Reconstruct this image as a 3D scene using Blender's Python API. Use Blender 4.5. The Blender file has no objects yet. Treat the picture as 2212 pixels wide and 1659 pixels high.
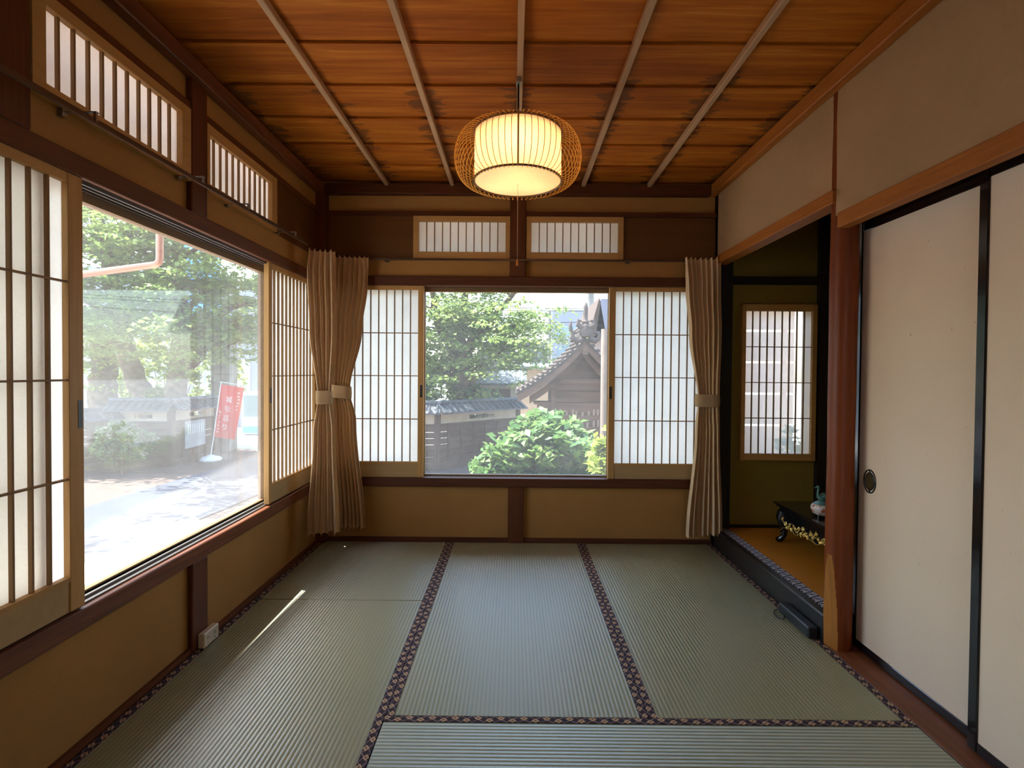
import bpy, bmesh, math, random
import numpy as np
from mathutils import Vector, Matrix, noise
R_ = random.Random(7)
SKY, SUN, EXPO = .40, 8.6, 1.34
PI = math.pi
scn = bpy.context.scene
COL = scn.collection

# ------------------------------------------------------------------ materials
def nt(name):
    m = bpy.data.materials.new(name); m.use_nodes = True
    t = m.node_tree; t.nodes.clear()
    return m, t
class G:
    """tiny node-graph helper"""
    def __init__(s, t): s.t = t
    def n(s, typ, **k):
        nd = s.t.nodes.new(typ)
        for a, b in k.items(): setattr(nd, a, b)
        return nd
    def link(s, a, b): s.t.links.new(a, b)
    def put(s, sock, v):
        if isinstance(v, bpy.types.NodeSocket): s.link(v, sock)
        elif isinstance(v, (tuple, list)) and len(v) == 3 and sock.type == 'RGBA': sock.default_value = (*v, 1)
        else: sock.default_value = v
    def m(s, op, a, b=0.0, c=0.0):
        nd = s.n('ShaderNodeMath', operation=op)
        s.put(nd.inputs[0], a); s.put(nd.inputs[1], b); s.put(nd.inputs[2], c)
        return nd.outputs[0]
    def mix(s, f, a, b, blend='MIX'):
        nd = s.n('ShaderNodeMix', data_type='RGBA', blend_type=blend)
        s.put(nd.inputs[0], f); s.put(nd.inputs[6], a); s.put(nd.inputs[7], b)
        return nd.outputs[2]
    def coord(s, scale=(1, 1, 1), kind='Object', add=None):
        c = s.n('ShaderNodeTexCoord').outputs[kind]
        if add is not None:
            v = s.n('ShaderNodeVectorMath', operation='ADD'); s.link(c, v.inputs[0]); s.link(add, v.inputs[1]); c = v.outputs[0]
        mp = s.n('ShaderNodeMapping'); mp.inputs['Scale'].default_value = scale
        s.link(c, mp.inputs[0]); return mp.outputs[0]
    def noise(s, vec, scale=1.0, detail=3.0, rough=.5, dist=0.0):
        nd = s.n('ShaderNodeTexNoise'); s.link(vec, nd.inputs['Vector'])
        nd.inputs['Scale'].default_value = scale; nd.inputs['Detail'].default_value = detail
        nd.inputs['Roughness'].default_value = rough; nd.inputs['Distortion'].default_value = dist
        return nd.outputs[0]
    def ramp(s, f, stops):
        nd = s.n('ShaderNodeValToRGB'); s.link(f, nd.inputs[0]); e = nd.color_ramp.elements
        while len(e) > 1: e.remove(e[-1])
        e[0].position = stops[0][0]; e[0].color = (*stops[0][1], 1)
        for p, c in stops[1:]:
            x = e.new(p); x.color = (*c, 1)
        return nd.outputs[0]
    def rnd(s): return s.n('ShaderNodeNewGeometry').outputs['Random Per Island']
    def bump(s, h, strength=.3, dist=.002):
        nd = s.n('ShaderNodeBump'); s.link(h, nd.inputs['Height'])
        nd.inputs['Strength'].default_value = strength; nd.inputs['Distance'].default_value = dist
        return nd.outputs[0]
    def pbr(s, col, rough=.5, spec=.5, normal=None, metal=0.0, coat=0.0):
        p = s.n('ShaderNodeBsdfPrincipled')
        s.put(p.inputs['Base Color'], col); s.put(p.inputs['Roughness'], rough)
        p.inputs['Specular IOR Level'].default_value = spec; p.inputs['Metallic'].default_value = metal
        p.inputs['Coat Weight'].default_value = coat; p.inputs['Coat Roughness'].default_value = .08
        if normal: s.link(normal, p.inputs['Normal'])
        return p.outputs[0]
    def out(s, sh): s.link(sh, s.n('ShaderNodeOutputMaterial').inputs[0])
    def mixs(s, f, a, b):
        nd = s.n('ShaderNodeMixShader'); s.put(nd.inputs[0], f); s.link(a, nd.inputs[1]); s.link(b, nd.inputs[2]); return nd.outputs[0]
def sc3(c, k): return tuple(min(1, x * k) for x in c)

def plain(name, col, rough=.5, spec=.5, metal=0.0, coat=0.0, var=.12, nscale=8):
    m, t = nt(name); g = G(t)
    f = g.noise(g.coord(), nscale, 4)
    c = g.ramp(f, [(.3, sc3(col, 1 - var)), (.7, sc3(col, 1 + var))])
    g.out(g.pbr(c, rough, spec, None, metal, coat)); return m
def wood(name, col, axis='Z', rough=.5, spec=.28, contrast=.35, fine=60, coat=0.0, bump=.15):
    m, t = nt(name); g = G(t)
    s = {'X': (.06, 1, 1), 'Y': (1, .06, 1), 'Z': (1, 1, .06)}[axis]
    off = g.m('MULTIPLY', g.rnd(), 37.0)
    cb = g.n('ShaderNodeCombineXYZ'); g.link(off, cb.inputs[0]); g.link(off, cb.inputs[1]); g.link(off, cb.inputs[2])
    v = g.coord(s, add=cb.outputs[0])
    a = g.noise(v, fine, 4, .6, .4); b = g.noise(v, 6, 2, .5, .6)
    h = g.m('ADD', g.m('MULTIPLY', a, .6), g.m('MULTIPLY', b, .4))
    c = g.ramp(h, [(.32, sc3(col, 1 - contrast)), (.5, col), (.68, sc3(col, 1 + contrast))])
    k = g.m('ADD', .88, g.m('MULTIPLY', g.rnd(), .24))
    hs = g.n('ShaderNodeHueSaturation'); g.link(c, hs.inputs['Color']); g.link(k, hs.inputs['Value'])
    g.out(g.pbr(hs.outputs[0], rough, spec, g.bump(a, bump, .001), 0, coat)); return m
def plaster(name, col, var=.1):
    m, t = nt(name); g = G(t)
    v = g.coord()
    a = g.noise(v, 260, 3, .6); b = g.noise(v, 2.5, 5, .6); f = g.noise(g.coord((1, 1, .6)), 380, 2)
    c = g.ramp(b, [(.25, sc3(col, 1 - var)), (.75, sc3(col, 1 + var))])
    c = g.mix(g.m('MULTIPLY', g.m('GREATER_THAN', f, .62), .35), c, sc3(col, .6))
    c = g.mix(g.m('MULTIPLY', g.m('GREATER_THAN', a, .66), .4), c, sc3(col, 1.35))
    g.out(g.pbr(c, .95, .15, g.bump(a, .5, .003))); return m

def tatami(name, axis):
    """ribs run along `axis` of the mat, reeds run across"""
    m, t = nt(name); g = G(t)
    sep = g.n('ShaderNodeSeparateXYZ'); g.link(g.coord(), sep.inputs[0])
    across = sep.outputs[0 if axis == 'Y' else 1]
    w = g.m('SINE', g.m('MULTIPLY', across, 2 * PI / .0155))
    h = g.m('POWER', g.m('ADD', g.m('MULTIPLY', w, .5), .5), .6)
    s = (2, 260, 1) if axis == 'Y' else (260, 2, 1)
    reed = g.noise(g.coord(s), 1.0, 2, .6)
    pat = g.noise(g.coord((1, 1, 1)), 1.6, 4, .55)
    patf = g.noise(g.coord((8, 40, 1) if axis == 'Y' else (40, 8, 1)), 1.0, 3, .5)
    c = g.ramp(pat, [(.3, (.255, .252, .118)), (.7, (.31, .290, .155))])
    c = g.mix(g.m('MULTIPLY', patf, .35), c, (.34, .31, .17))
    c = g.mix(g.m('MULTIPLY', reed, .35), c, (.17, .18, .08))
    c = g.mix(g.m('MULTIPLY', g.m('SUBTRACT', 1.0, h), .45), c, (.10, .11, .05))
    hh = g.m('ADD', g.m('MULTIPLY', h, 1.0), g.m('MULTIPLY', reed, .18))
    nb_ = g.bump(hh, .45, .0020); sh_ = g.pbr(c, .55, .3, nb_)
    an = g.n('ShaderNodeBsdfAnisotropic'); an.inputs['Roughness'].default_value = .36; an.inputs['Anisotropy'].default_value = .65
    an.inputs['Color'].default_value = (.90, .97, 1, 1); g.link(nb_, an.inputs['Normal'])
    tv = g.n('ShaderNodeCombineXYZ'); tv.inputs[0 if axis == 'Y' else 1].default_value = 1; g.link(tv.outputs[0], an.inputs['Tangent'])
    fr = g.n('ShaderNodeFresnel'); fr.inputs[0].default_value = 2.0; g.link(nb_, fr.inputs['Normal'])
    g.out(g.mixs(g.m('MULTIPLY', fr.outputs[0], .85), sh_, an.outputs[0])); return m
def border(name, axis, A, Bc, D, p=.078, w=.03):
    """woven edging: diamonds on a dark ground, coordinates local to the strip"""
    m, t = nt(name); g = G(t)
    sep = g.n('ShaderNodeSeparateXYZ'); g.link(g.coord(), sep.inputs[0])
    al = sep.outputs[1 if axis == 'Y' else 0]; ac = sep.outputs[0 if axis == 'Y' else 1]
    s = g.m('FRACT', g.m('DIVIDE', g.m('ADD', al, 10.0), p)); tt = g.m('ADD', g.m('DIVIDE', ac, w), .5)
    def dia(cs, ct, rs, rt):
        return g.m('ADD', g.m('DIVIDE', g.m('ABSOLUTE', g.m('SUBTRACT', s, cs)), rs), g.m('DIVIDE', g.m('ABSOLUTE', g.m('SUBTRACT', tt, ct)), rt))
    d = g.m('MINIMUM', dia(.25, .33, .17, .34), dia(.75, .67, .17, .34))
    inner = g.m('LESS_THAN', g.m('ABSOLUTE', g.m('SUBTRACT', d, .72)), .30)
    core = g.m('LESS_THAN', d, .22)
    z = g.m('ABSOLUTE', g.m('SUBTRACT', g.m('PINGPONG', g.m('MULTIPLY', s, 2.0), 1.0), tt))
    line = g.m('LESS_THAN', z, .10)
    z2 = g.m('ABSOLUTE', g.m('SUBTRACT', g.m('SUBTRACT', 1.0, g.m('PINGPONG', g.m('MULTIPLY', s, 2.0), 1.0)), tt))
    line2 = g.m('LESS_THAN', z2, .08)
    c = g.mix(line2, D, sc3(Bc, .8)); c = g.mix(line, c, Bc)
    c = g.mix(g.m('LESS_THAN', d, 1.05), c, D); c = g.mix(inner, c, A); c = g.mix(core, c, sc3(A, .5))
    wv = g.noise(g.coord((900, 900, 1)), 1, 1)
    c = g.mix(g.m('MULTIPLY', wv, .3), c, sc3(D, 1.2))
    g.out(g.pbr(c, .8, .3, g.bump(wv, .2, .0008))); return m
def foliage(name, c1, c2, c3, trans=.5, rough=.45):
    m, t = nt(name); g = G(t)
    r = g.rnd(); c = g.ramp(r, [(0, c1), (.55, c2), (1, c3)])
    p = g.pbr(c, rough, .4)
    tr = g.n('ShaderNodeBsdfTranslucent'); g.link(g.mix(.5, c, c3), tr.inputs[0])
    g.out(g.mixs(trans, p, tr.outputs[0])); return m
def paper(name, col, t_amt=.55, fib=.25):
    m, t = nt(name); g = G(t)
    v = g.coord(); a = g.noise(v, 30, 5, .65, 1.5); b = g.noise(v, 4, 3, .6)
    f = g.m('LESS_THAN', g.m('ABSOLUTE', g.m('SUBTRACT', a, .5)), .006)
    c = g.mix(g.m('MULTIPLY', f, fib), g.ramp(b, [(.3, sc3(col, .93)), (.7, col)]), sc3(col, .55))
    d = g.n('ShaderNodeBsdfDiffuse'); g.link(c, d.inputs[0])
    tr = g.n('ShaderNodeBsdfTranslucent'); g.link(c, tr.inputs[0])
    g.out(g.mixs(t_amt, d.outputs[0], tr.outputs[0])); return m

M = {}
M['plaster'] = plaster('tan_plaster', (.40, .200, .060))
M['plaster_r'] = plaster('upper_plaster', (.40, .25, .125))
M['plaster_green'] = plaster('alcove_plaster', (.28, .19, .040))
M['darkwood'] = wood('dark_post_wood', (.10, .027, .007), 'Z')
M['darkwood_x'] = wood('dark_beam_wood_x', (.080, .022, .007), 'X')
M['darkwood_y'] = wood('dark_beam_wood_y', (.125, .036, .008), 'Y')
M['orange_y'] = wood('molding_wood_y', (.34, .110, .018), 'Y', contrast=.25)
M['orange_x'] = wood('molding_wood_x', (.18, .075, .025), 'X', contrast=.25)
M['sillwood_y'] = wood('worn_sill_wood', (.17, .055, .022), 'Y', contrast=.5, rough=.4)
M['gold_z'] = wood('shoji_wood_z', (.46, .255, .085), 'Z', contrast=.15, bump=.05)
M['gold_x'] = wood('shoji_wood_x', (.46, .255, .085), 'X', contrast=.15, bump=.05)
M['gold_y'] = wood('shoji_wood_y', (.46, .255, .085), 'Y', contrast=.15, bump=.05)
M['board'] = wood('shoji_board', (.42, .27, .12), 'X', contrast=.1, fine=30, bump=.03)
M['batten'] = wood('batten_wood', (.40, .24, .13), 'Y', contrast=.25)
M['pillar'] = wood('pillar_wood', (.165, .034, .006), 'Z', rough=.42, contrast=.3)
M['pillar_cut'] = wood('pillar_cut_wood', (.30, .115, .022), 'Z', rough=.4, contrast=.5, fine=25)
M['lacquer'] = plain('black_lacquer', (.006, .006, .007), .16, .5, coat=.6)
M['lacquer_dull'] = plain('worn_black_lacquer', (.012, .010, .009), .35, .5)
M['blackpost'] = wood('black_post_wood', (.014, .010, .008), 'Z')
M['blackrail'] = wood('black_rail_wood', (.014, .010, .008), 'X')
M['gold'] = plain('gold_leaf', (.80, .55, .15), .35, .5, metal=.8, var=.3, nscale=60)
M['fusuma'] = None
M['paper'] = paper('shoji_paper', (.96, .94, .90), .82)
M['lattice'] = wood('shoji_lattice_wood', (.27, .15, .055), 'Z', contrast=.15, bump=.05)
def frosted():
    m, t = nt('frosted_paper'); g = G(t)
    tr = g.n('ShaderNodeBsdfTranslucent'); tr.inputs[0].default_value = (.9, .92, .96, 1)
    gl = g.n('ShaderNodeBsdfGlass'); gl.inputs['IOR'].default_value = 1.01; gl.inputs['Roughness'].default_value = .22; gl.inputs[0].default_value = (1, 1, 1, 1)
    g.out(g.mixs(.62, tr.outputs[0], gl.outputs[0])); return m
M['paper_toko'] = frosted()
M['rail'] = plain('curtain_rail_brown', (.10, .055, .035), .3, .5, metal=.3)
M['metal'] = plain('dull_metal', (.35, .33, .31), .35, .5, metal=.9)
M['alu'] = plain('sash_alu', (.30, .29, .28), .35, .5, metal=.7)
M['cream'] = plain('cream_plastic', (.62, .50, .31), .35)
M['black'] = plain('black_plastic', (.01, .011, .013), .4)
M['tatY'] = tatami('tatami_ribs_y', 'Y'); M['tatX'] = tatami('tatami_ribs_x', 'X')
M['bordY'] = border('tatami_edging_y', 'Y', (.58, .37, .20), (.20, .14, .15), (.026, .014, .018))
M['bordX'] = border('tatami_edging_x', 'X', (.58, .37, .20), (.20, .14, .15), (.026, .014, .018))
M['bordA'] = border('alcove_edging', 'Y', (.85, .83, .92), (.80, .78, .88), (.03, .028, .035), .05, .055)
M['pull'] = plain('pull_black_iron', (.02, .017, .014), .35, .5, metal=.6)
M['pull_in'] = plain('pull_bronze_cup', (.16, .12, .05), .35, .5, metal=.7)

def mk_fusuma():
    m, t = nt('fusuma_paper'); g = G(t); v = g.coord((1, .35, 1))
    a = g.noise(v, 55, 4, .6, 2.0); b = g.noise(g.coord(), 1.3, 4, .6)
    c = g.ramp(b, [(.3, (.76, .60, .44)), (.7, (.83, .66, .49))])
    c = g.mix(g.m('MULTIPLY', g.m('LESS_THAN', g.m('ABSOLUTE', g.m('SUBTRACT', a, .52)), .008), .25), c, (.86, .74, .60))
    sp = g.noise(g.coord((1, 2.5, 1)), 34, 2, .5, 1.0)
    c = g.mix(g.m('MULTIPLY', g.m('GREATER_THAN', sp, .765), .6), c, (.22, .15, .12))
    g.out(g.pbr(c, .8, .3, g.bump(a, .12, .0015))); return m
M['fusuma'] = mk_fusuma()
def mk_glass():
    m, t = nt('hazy_window_glass'); g = G(t)
    tr = g.n('ShaderNodeBsdfTransparent'); tr.inputs[0].default_value = (.97, .985, .975, 1)
    d = g.n('ShaderNodeBsdfTranslucent')  # milky haze veil over the view, mixed into the pane
    n = g.noise(g.coord((1, 1, .6)), 2.2, 4, .6)
    d.inputs[0].default_value = (.86, .81, .75, 1)
    gl = g.n('ShaderNodeBsdfGlossy'); gl.inputs['Roughness'].default_value = .02
    f = g.m('ADD', .062, g.m('MULTIPLY', g.m('SUBTRACT', n, .5), .10))
    fr = g.n('ShaderNodeFresnel'); fr.inputs[0].default_value = 1.45
    s = g.mixs(f, tr.outputs[0], d.outputs[0])
    g.out(g.mixs(g.m('MULTIPLY', fr.outputs[0], .12), s, gl.outputs[0])); return m
M['glass'] = mk_glass()
def mk_ceiling():
    m, t = nt('ceiling_boards'); g = G(t)
    off = g.m('MULTIPLY', g.rnd(), 61.0)
    cb = g.n('ShaderNodeCombineXYZ'); g.link(off, cb.inputs[0]); g.link(off, cb.inputs[1])
    v = g.coord((.10, 1.3, 1), add=cb.outputs[0])
    a = g.noise(v, 22, 5, .6, .8); b = g.noise(v, 5, 3, .55, 1.2)
    h = g.m('ADD', g.m('MULTIPLY', a, .5), g.m('MULTIPLY', b, .5))
    c = g.ramp(h, [(.28, (.19, .042, .004)), (.45, (.35, .092, .008)), (.57, (.46, .140, .012)), (.72, (.64, .27, .05))])
    hs = g.n('ShaderNodeHueSaturation'); g.link(c, hs.inputs['Color']); g.link(g.m('ADD', .8, g.m('MULTIPLY', g.rnd(), .4)), hs.inputs['Value'])
    # water stains gathered along the battens (every .445 m)
    sep = g.n('ShaderNodeSeparateXYZ'); g.link(g.coord(), sep.inputs[0])
    fx = g.m('ABSOLUTE', g.m('SUBTRACT', g.m('FRACT', g.m('ADD', g.m('DIVIDE', g.m('SUBTRACT', sep.outputs[0], .455), .445), 10.5)), .5))
    sn = g.noise(g.coord((1.5, 5, 1)), 3.2, 6, .7, .8)
    st = g.m('GREATER_THAN', g.m('SUBTRACT', sn, g.m('MULTIPLY', fx, .9)), .41)
    far = g.m('GREATER_THAN', g.m('ADD', sep.outputs[1], g.m('MULTIPLY', g.noise(g.coord(), 1.5, 2), .8)), -.85)
    k = g.m('MULTIPLY', g.m('MULTIPLY', st, far), .62)
    ring = g.n('ShaderNodeHueSaturation'); c2 = g.mix(k, hs.outputs[0], (.06, .026, .012))
    g.out(g.pbr(c2, .6, .15, g.bump(a, .15, .001))); return m
M['ceil'] = mk_ceiling()

# ------------------------------------------------------------------ mesh helpers
ORG = {}
class MB:
    def __init__(s): s.v = []; s.f = []; s.sm = []; s.mi = []; s.cur = 0
    def add(s, vs, fs, smooth=False):
        b = len(s.v); s.v += [tuple(p) for p in vs]; s.f += [tuple(b + i for i in f) for f in fs]
        s.sm += [smooth] * len(fs); s.mi += [s.cur] * len(fs); return s
    def box(s, x0, x1, y0, y1, z0, z1, b=0.0):
        x0, x1 = min(x0, x1), max(x0, x1); y0, y1 = min(y0, y1), max(y0, y1); z0, z1 = min(z0, z1), max(z0, z1)
        if b <= 0:
            vs = [(x, y, z) for x in (x0, x1) for y in (y0, y1) for z in (z0, z1)]
            return s.add(vs, [(0, 1, 3, 2), (4, 6, 7, 5), (0, 4, 5, 1), (2, 3, 7, 6), (0, 2, 6, 4), (1, 5, 7, 3)])
        bm = bmesh.new(); bmesh.ops.create_cube(bm, size=1)
        bmesh.ops.scale(bm, vec=(x1 - x0, y1 - y0, z1 - z0), verts=bm.verts)
        bmesh.ops.translate(bm, vec=((x0 + x1) / 2, (y0 + y1) / 2, (z0 + z1) / 2), verts=bm.verts)
        bmesh.ops.bevel(bm, geom=bm.edges[:], offset=b, segments=1, affect='EDGES')
        bm.verts.index_update()
        s.add([v.co[:] for v in bm.verts], [[v.index for v in f.verts] for f in bm.faces]); bm.free(); return s
    def obox(s, p0, p1, w, h, up=(0, 0, 1)):
        """box beam from p0 to p1, width w (sideways), height h (along up)"""
        p0, p1 = Vector(p0), Vector(p1); d = (p1 - p0).normalized(); u = Vector(up); sd = d.cross(u).normalized(); u = sd.cross(d)
        vs = [p + sd * (a * w / 2) + u * (b * h / 2) for p in (p0, p1) for a, b in ((-1, -1), (1, -1), (1, 1), (-1, 1))]
        return s.add(vs, [(0, 1, 2, 3), (7, 6, 5, 4), (0, 4, 5, 1), (1, 5, 6, 2), (2, 6, 7, 3), (3, 7, 4, 0)])
    def tube(s, pts, r, n=8, cap=True, closed=False):
        pts = [Vector(p) for p in pts]; N = len(pts); rs = r if isinstance(r, (list, tuple)) else [r] * N
        vs = []; prev = None
        for i, p in enumerate(pts):
            if closed: d = pts[(i + 1) % N] - pts[i - 1]
            else: d = pts[min(i + 1, N - 1)] - pts[max(i - 1, 0)]
            d.normalize()
            if prev is None:
                a = Vector((0, 0, 1)) if abs(d.z) < .9 else Vector((1, 0, 0)); x = d.cross(a).normalized()
            else: x = (prev - d * prev.dot(d)).normalized()
            prev = x; y = d.cross(x)
            for k in range(n): vs.append(p + (x * math.cos(2 * PI * k / n) + y * math.sin(2 * PI * k / n)) * rs[i])
        fs = []
        for i in range(N if closed else N - 1):
            j = (i + 1) % N
            for k in range(n): fs.append((i * n + k, i * n + (k + 1) % n, j * n + (k + 1) % n, j * n + k))
        if cap and not closed: fs += [tuple(range(n))[::-1], tuple((N - 1) * n + k for k in range(n))]
        return s.add(vs, fs, True)
    def lathe(s, prof, c=(0, 0, 0), n=32, cap=False, sx=1, sy=1):
        vs = [(c[0] + r * math.cos(2 * PI * k / n) * sx, c[1] + r * math.sin(2 * PI * k / n) * sy, c[2] + z) for r, z in prof for k in range(n)]
        fs = [(i * n + k, i * n + (k + 1) % n, (i + 1) * n + (k + 1) % n, (i + 1) * n + k) for i in range(len(prof) - 1) for k in range(n)]
        if cap: fs += [tuple(range(n))[::-1], tuple((len(prof) - 1) * n + k for k in range(n))]
        return s.add(vs, fs, True)
    def grid(s, rows, smooth=True, closed=False):
        n = len(rows[0]); vs = [p for r in rows for p in r]; fs = []
        for i in range(len(rows) - 1):
            for k in range(n if closed else n - 1):
                k2 = (k + 1) % n; fs.append((i * n + k, i * n + k2, (i + 1) * n + k2, (i + 1) * n + k))
        return s.add(vs, fs, smooth)
    def prism(s, poly, ext):
        """polygon (3d points) extruded by vector ext"""
        n = len(poly); e = Vector(ext); vs = [Vector(p) for p in poly]; vs = vs + [p + e for p in vs]
        return s.add(vs, [tuple(range(n))[::-1], tuple(range(n, 2 * n))] + [(i, (i + 1) % n, n + (i + 1) % n, n + i) for i in range(n)])
    def build(s, name, mat, parent=None, origin=None):
        po = ORG.get(parent.name, Vector()) if parent else Vector()
        if origin is None and parent is None and s.v:
            a = np.array([tuple(p) for p in s.v]); origin = ((a[:, 0].min() + a[:, 0].max()) / 2, (a[:, 1].min() + a[:, 1].max()) / 2, a[:, 2].min())
            if name.split('.')[0] in STRUCT0: origin = (0, 0, 0)
        og = Vector(origin) if origin is not None else po
        me = bpy.data.meshes.new(name)
        me.from_pydata([tuple(Vector(p) - og) for p in s.v], [], s.f)
        me.polygons.foreach_set('use_smooth', s.sm)
        for mm in (mat if isinstance(mat, (list, tuple)) else [mat]): me.materials.append(mm)
        me.polygons.foreach_set('material_index', s.mi)
        bm = bmesh.new(); bm.from_mesh(me); bmesh.ops.recalc_face_normals(bm, faces=bm.faces) if len(s.f) < 60000 else None
        bm.to_mesh(me); bm.free(); me.update()
        if any(s.sm): me.set_sharp_from_angle(angle=math.radians(42))
        o = bpy.data.objects.new(name, me); COL.objects.link(o)
        if parent: o.parent = parent; o.location = og - po
        else: o.location = og
        ORG[o.name] = og
        return o
STRUCT0 = {'ceiling', 'floor'}
def tag(o, label=None, cat=None, group=None, kind=None):
    if label: o['label'] = label
    if cat: o['category'] = cat
    if group: o['group'] = group
    if kind: o['kind'] = kind
    return o
def empty(name, loc, label=None, cat=None, group=None, kind=None):
    o = bpy.data.objects.new(name, None); COL.objects.link(o); o.location = loc; o.empty_display_size = .05
    ORG[o.name] = Vector(loc); return tag(o, label, cat, group, kind)
def struct(name, mb, mat, parent=None, label=None, cat=None):
    o = mb.build(name, mat, parent)
    if parent is None: o['kind'] = 'structure'
    if label: o['label'] = label
    if cat: o['category'] = cat
    return o
def B(*a, **k): return MB().box(*a, **k)

# ------------------------------------------------------------------ room shell
struct('floor', B(-.12, 2.7, -3.72, .03, -.12, -.03), M['darkwood_y'], None, 'wooden subfloor under the tatami mats', 'floor')
# left wall (window band z .385 - 1.83, transom holes z 1.955 - 2.24)
w = MB()
WX0, WX1 = -.12, -.02
w.box(WX0, WX1, -3.72, 0.0, -.65, .385)
w.box(WX0, WX1, -3.72, -2.72, .385, 2.6)
w.box(WX0, WX1, -2.72, 0.0, 1.82, 1.965)
w.box(WX0, WX1, -2.72, -2.12, 1.965, 2.23); w.box(WX0, WX1, -1.44, -1.31, 1.965, 2.23); w.box(WX0, WX1, -.665, 0.0, 1.965, 2.23)
w.box(WX0, WX1, -2.72, 0.0, 2.23, 2.6)
struct('wall_left', w, M['plaster'], None, 'tan plaster wall around the big side window on the left', 'wall')
# back wall (openings: shoji x .04-2.66 z .385-1.83, transoms x .63-1.30 / 1.41-2.07, alcove window)
w = MB(); YB0, YB1 = .03, .13
w.box(-.12, 2.80, YB0, YB1, -.65, .40)
w.box(-.12, .04, YB0, YB1, .4, 1.83); w.box(2.64, 2.80, YB0, YB1, .4, 1.83)
w.box(-.12, 2.80, YB0, YB1, 1.82, 1.965)
w.box(-.12, .64, YB0, YB1, 1.965, 2.23); w.box(1.295, 1.415, YB0, YB1, 1.965, 2.23); w.box(2.06, 2.80, YB0, YB1, 1.965, 2.23)
w.box(-.12, 2.80, YB0, YB1, 2.23, 2.6)
struct('wall_back', w, M['plaster'], None, 'brown plaster wall around the centre window at the end of the room', 'wall')
# right wall: strip above alcove beam and above fusuma
w = MB()
w.box(2.70, 2.78, -1.31, .0, 1.965, 2.6); w.box(2.70, 2.90, -3.72, -1.31, 1.86, 2.6); w.box(2.86, 2.90, -3.72, -1.37, -.05, 1.86)
struct('wall_right', w, M['plaster_r'], None, 'tan plaster upper wall above the sliding doors on the right', 'wall')
w = MB(); w.box(-.12, .25, -3.80, -3.72, -.65, 2.6); w.box(2.45, 2.90, -3.80, -3.72, -.65, 2.6); w.box(.25, 2.45, -3.80, -3.72, 2.1, 2.6); w.box(.25, 2.45, -3.80, -3.72, -.65, .0); w.box(.25, 1.75, -3.80, -3.72, 0, 2.1)
struct('wall_rear', w, M['plaster'], None, 'plaster wall behind the camera', 'wall')
w = MB(); w.box(1.75, 2.45, -3.765, -3.755, 0, 2.1)  # unseen opening, added to let daylight in from behind the camera
rw = struct('window_9', w, M['paper'], None, 'paper screens added behind the camera to let daylight in', 'window')
rb = MB()
for i in range(5): rb.box(1.75 + .7 * i / 4 - .008, 1.75 + .7 * i / 4 + .008, -3.755, -3.735, 0, 2.1)
for i in range(6): rb.box(1.75, 2.45, -3.754, -3.738, .42 * i - .006, .42 * i + .006)
rb.build('lattice', M['gold_z'], rw)
# alcove (tokonoma) shell
w = MB(); w.box(2.80, 2.885 + .02, .03, .13, -.65, 2.6); w.box(3.37, 3.70, .03, .13, -.65, 2.6); w.box(2.905, 3.37, .03, .13, -.65, .61); w.box(2.905, 3.37, .03, .13, 1.625, 2.6)
struct('wall_alcove_back', w, M['plaster_green'], None, 'dark green plaster back wall of the alcove', 'wall')
struct('wall_alcove_side', B(3.60, 3.70, -1.5, .03, -.65, 2.6), M['plaster_green'], None, 'green plaster side wall of the alcove', 'wall')
struct('wall_alcove_near', B(2.87, 3.60, -1.38, -1.275, -.65, 2.6), M['plaster_green'], None, 'plaster wall closing the near end of the alcove', 'wall')
struct('ceiling_alcove', B(2.78, 3.60, -1.40, .03, 2.42, 2.5), M['orange_x'], None, 'wooden alcove ceiling', 'ceiling')

# ceiling: overlapping boards + battens
c = MB()
seams = [-3.72] + [-1.505 + .305 * k for k in range(-7, 5)] + [.03]
seams = sorted(set(round(s_, 3) for s_ in seams))
for i in range(len(seams) - 1):
    y0, y1 = seams[i], seams[i + 1]
    if y1 - y0 < .02: continue
    c.add([(-.02, y0 + .004, 2.468), (2.72, y0 + .004, 2.468), (2.72, y1 + .012, 2.480), (-.02, y1 + .012, 2.480),
           (-.02, y0 + .004, 2.478), (2.72, y0 + .004, 2.478), (2.72, y1 + .012, 2.490), (-.02, y1 + .012, 2.490)],
          [(0, 1, 2, 3), (4, 7, 6, 5), (0, 4, 5, 1), (3, 2, 6, 7), (0, 3, 7, 4), (1, 5, 6, 2)])
ce = struct('ceiling', c, M['ceil'], None, 'warm brown board ceiling with water stains', 'ceiling')
for x in (.455, .90, 1.345, 1.79, 2.235):
    MB().box(x - .013, x + .013, -3.72, .03, 2.438, 2.469, b=.003).build('batten', M['batten'], ce)
B(-.1, 2.9, -3.8, .1, 2.52, 2.56).build('ceiling_underlay', M['darkwood_x'], ce)
tn = [0]
def trim(mb, mat, label, parent=None):
    tn[0] += 1
    return struct('trim_%d' % tn[0], mb, mat, None, label, 'trim')
trim(MB().box(-.02, .030, -3.72, .03, 2.375, 2.445, b=.004), M['sillwood_y'], 'ceiling molding along the left wall')
trim(MB().box(2.655, 2.70, -3.72, .03, 2.388, 2.462, b=.004), M['orange_y'], 'orange brown ceiling molding along the right wall')
trim(MB().box(.030, 2.655, -.025, .03, 2.385, 2.455, b=.004), M['darkwood_x'], 'ceiling molding along the back wall')
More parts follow.
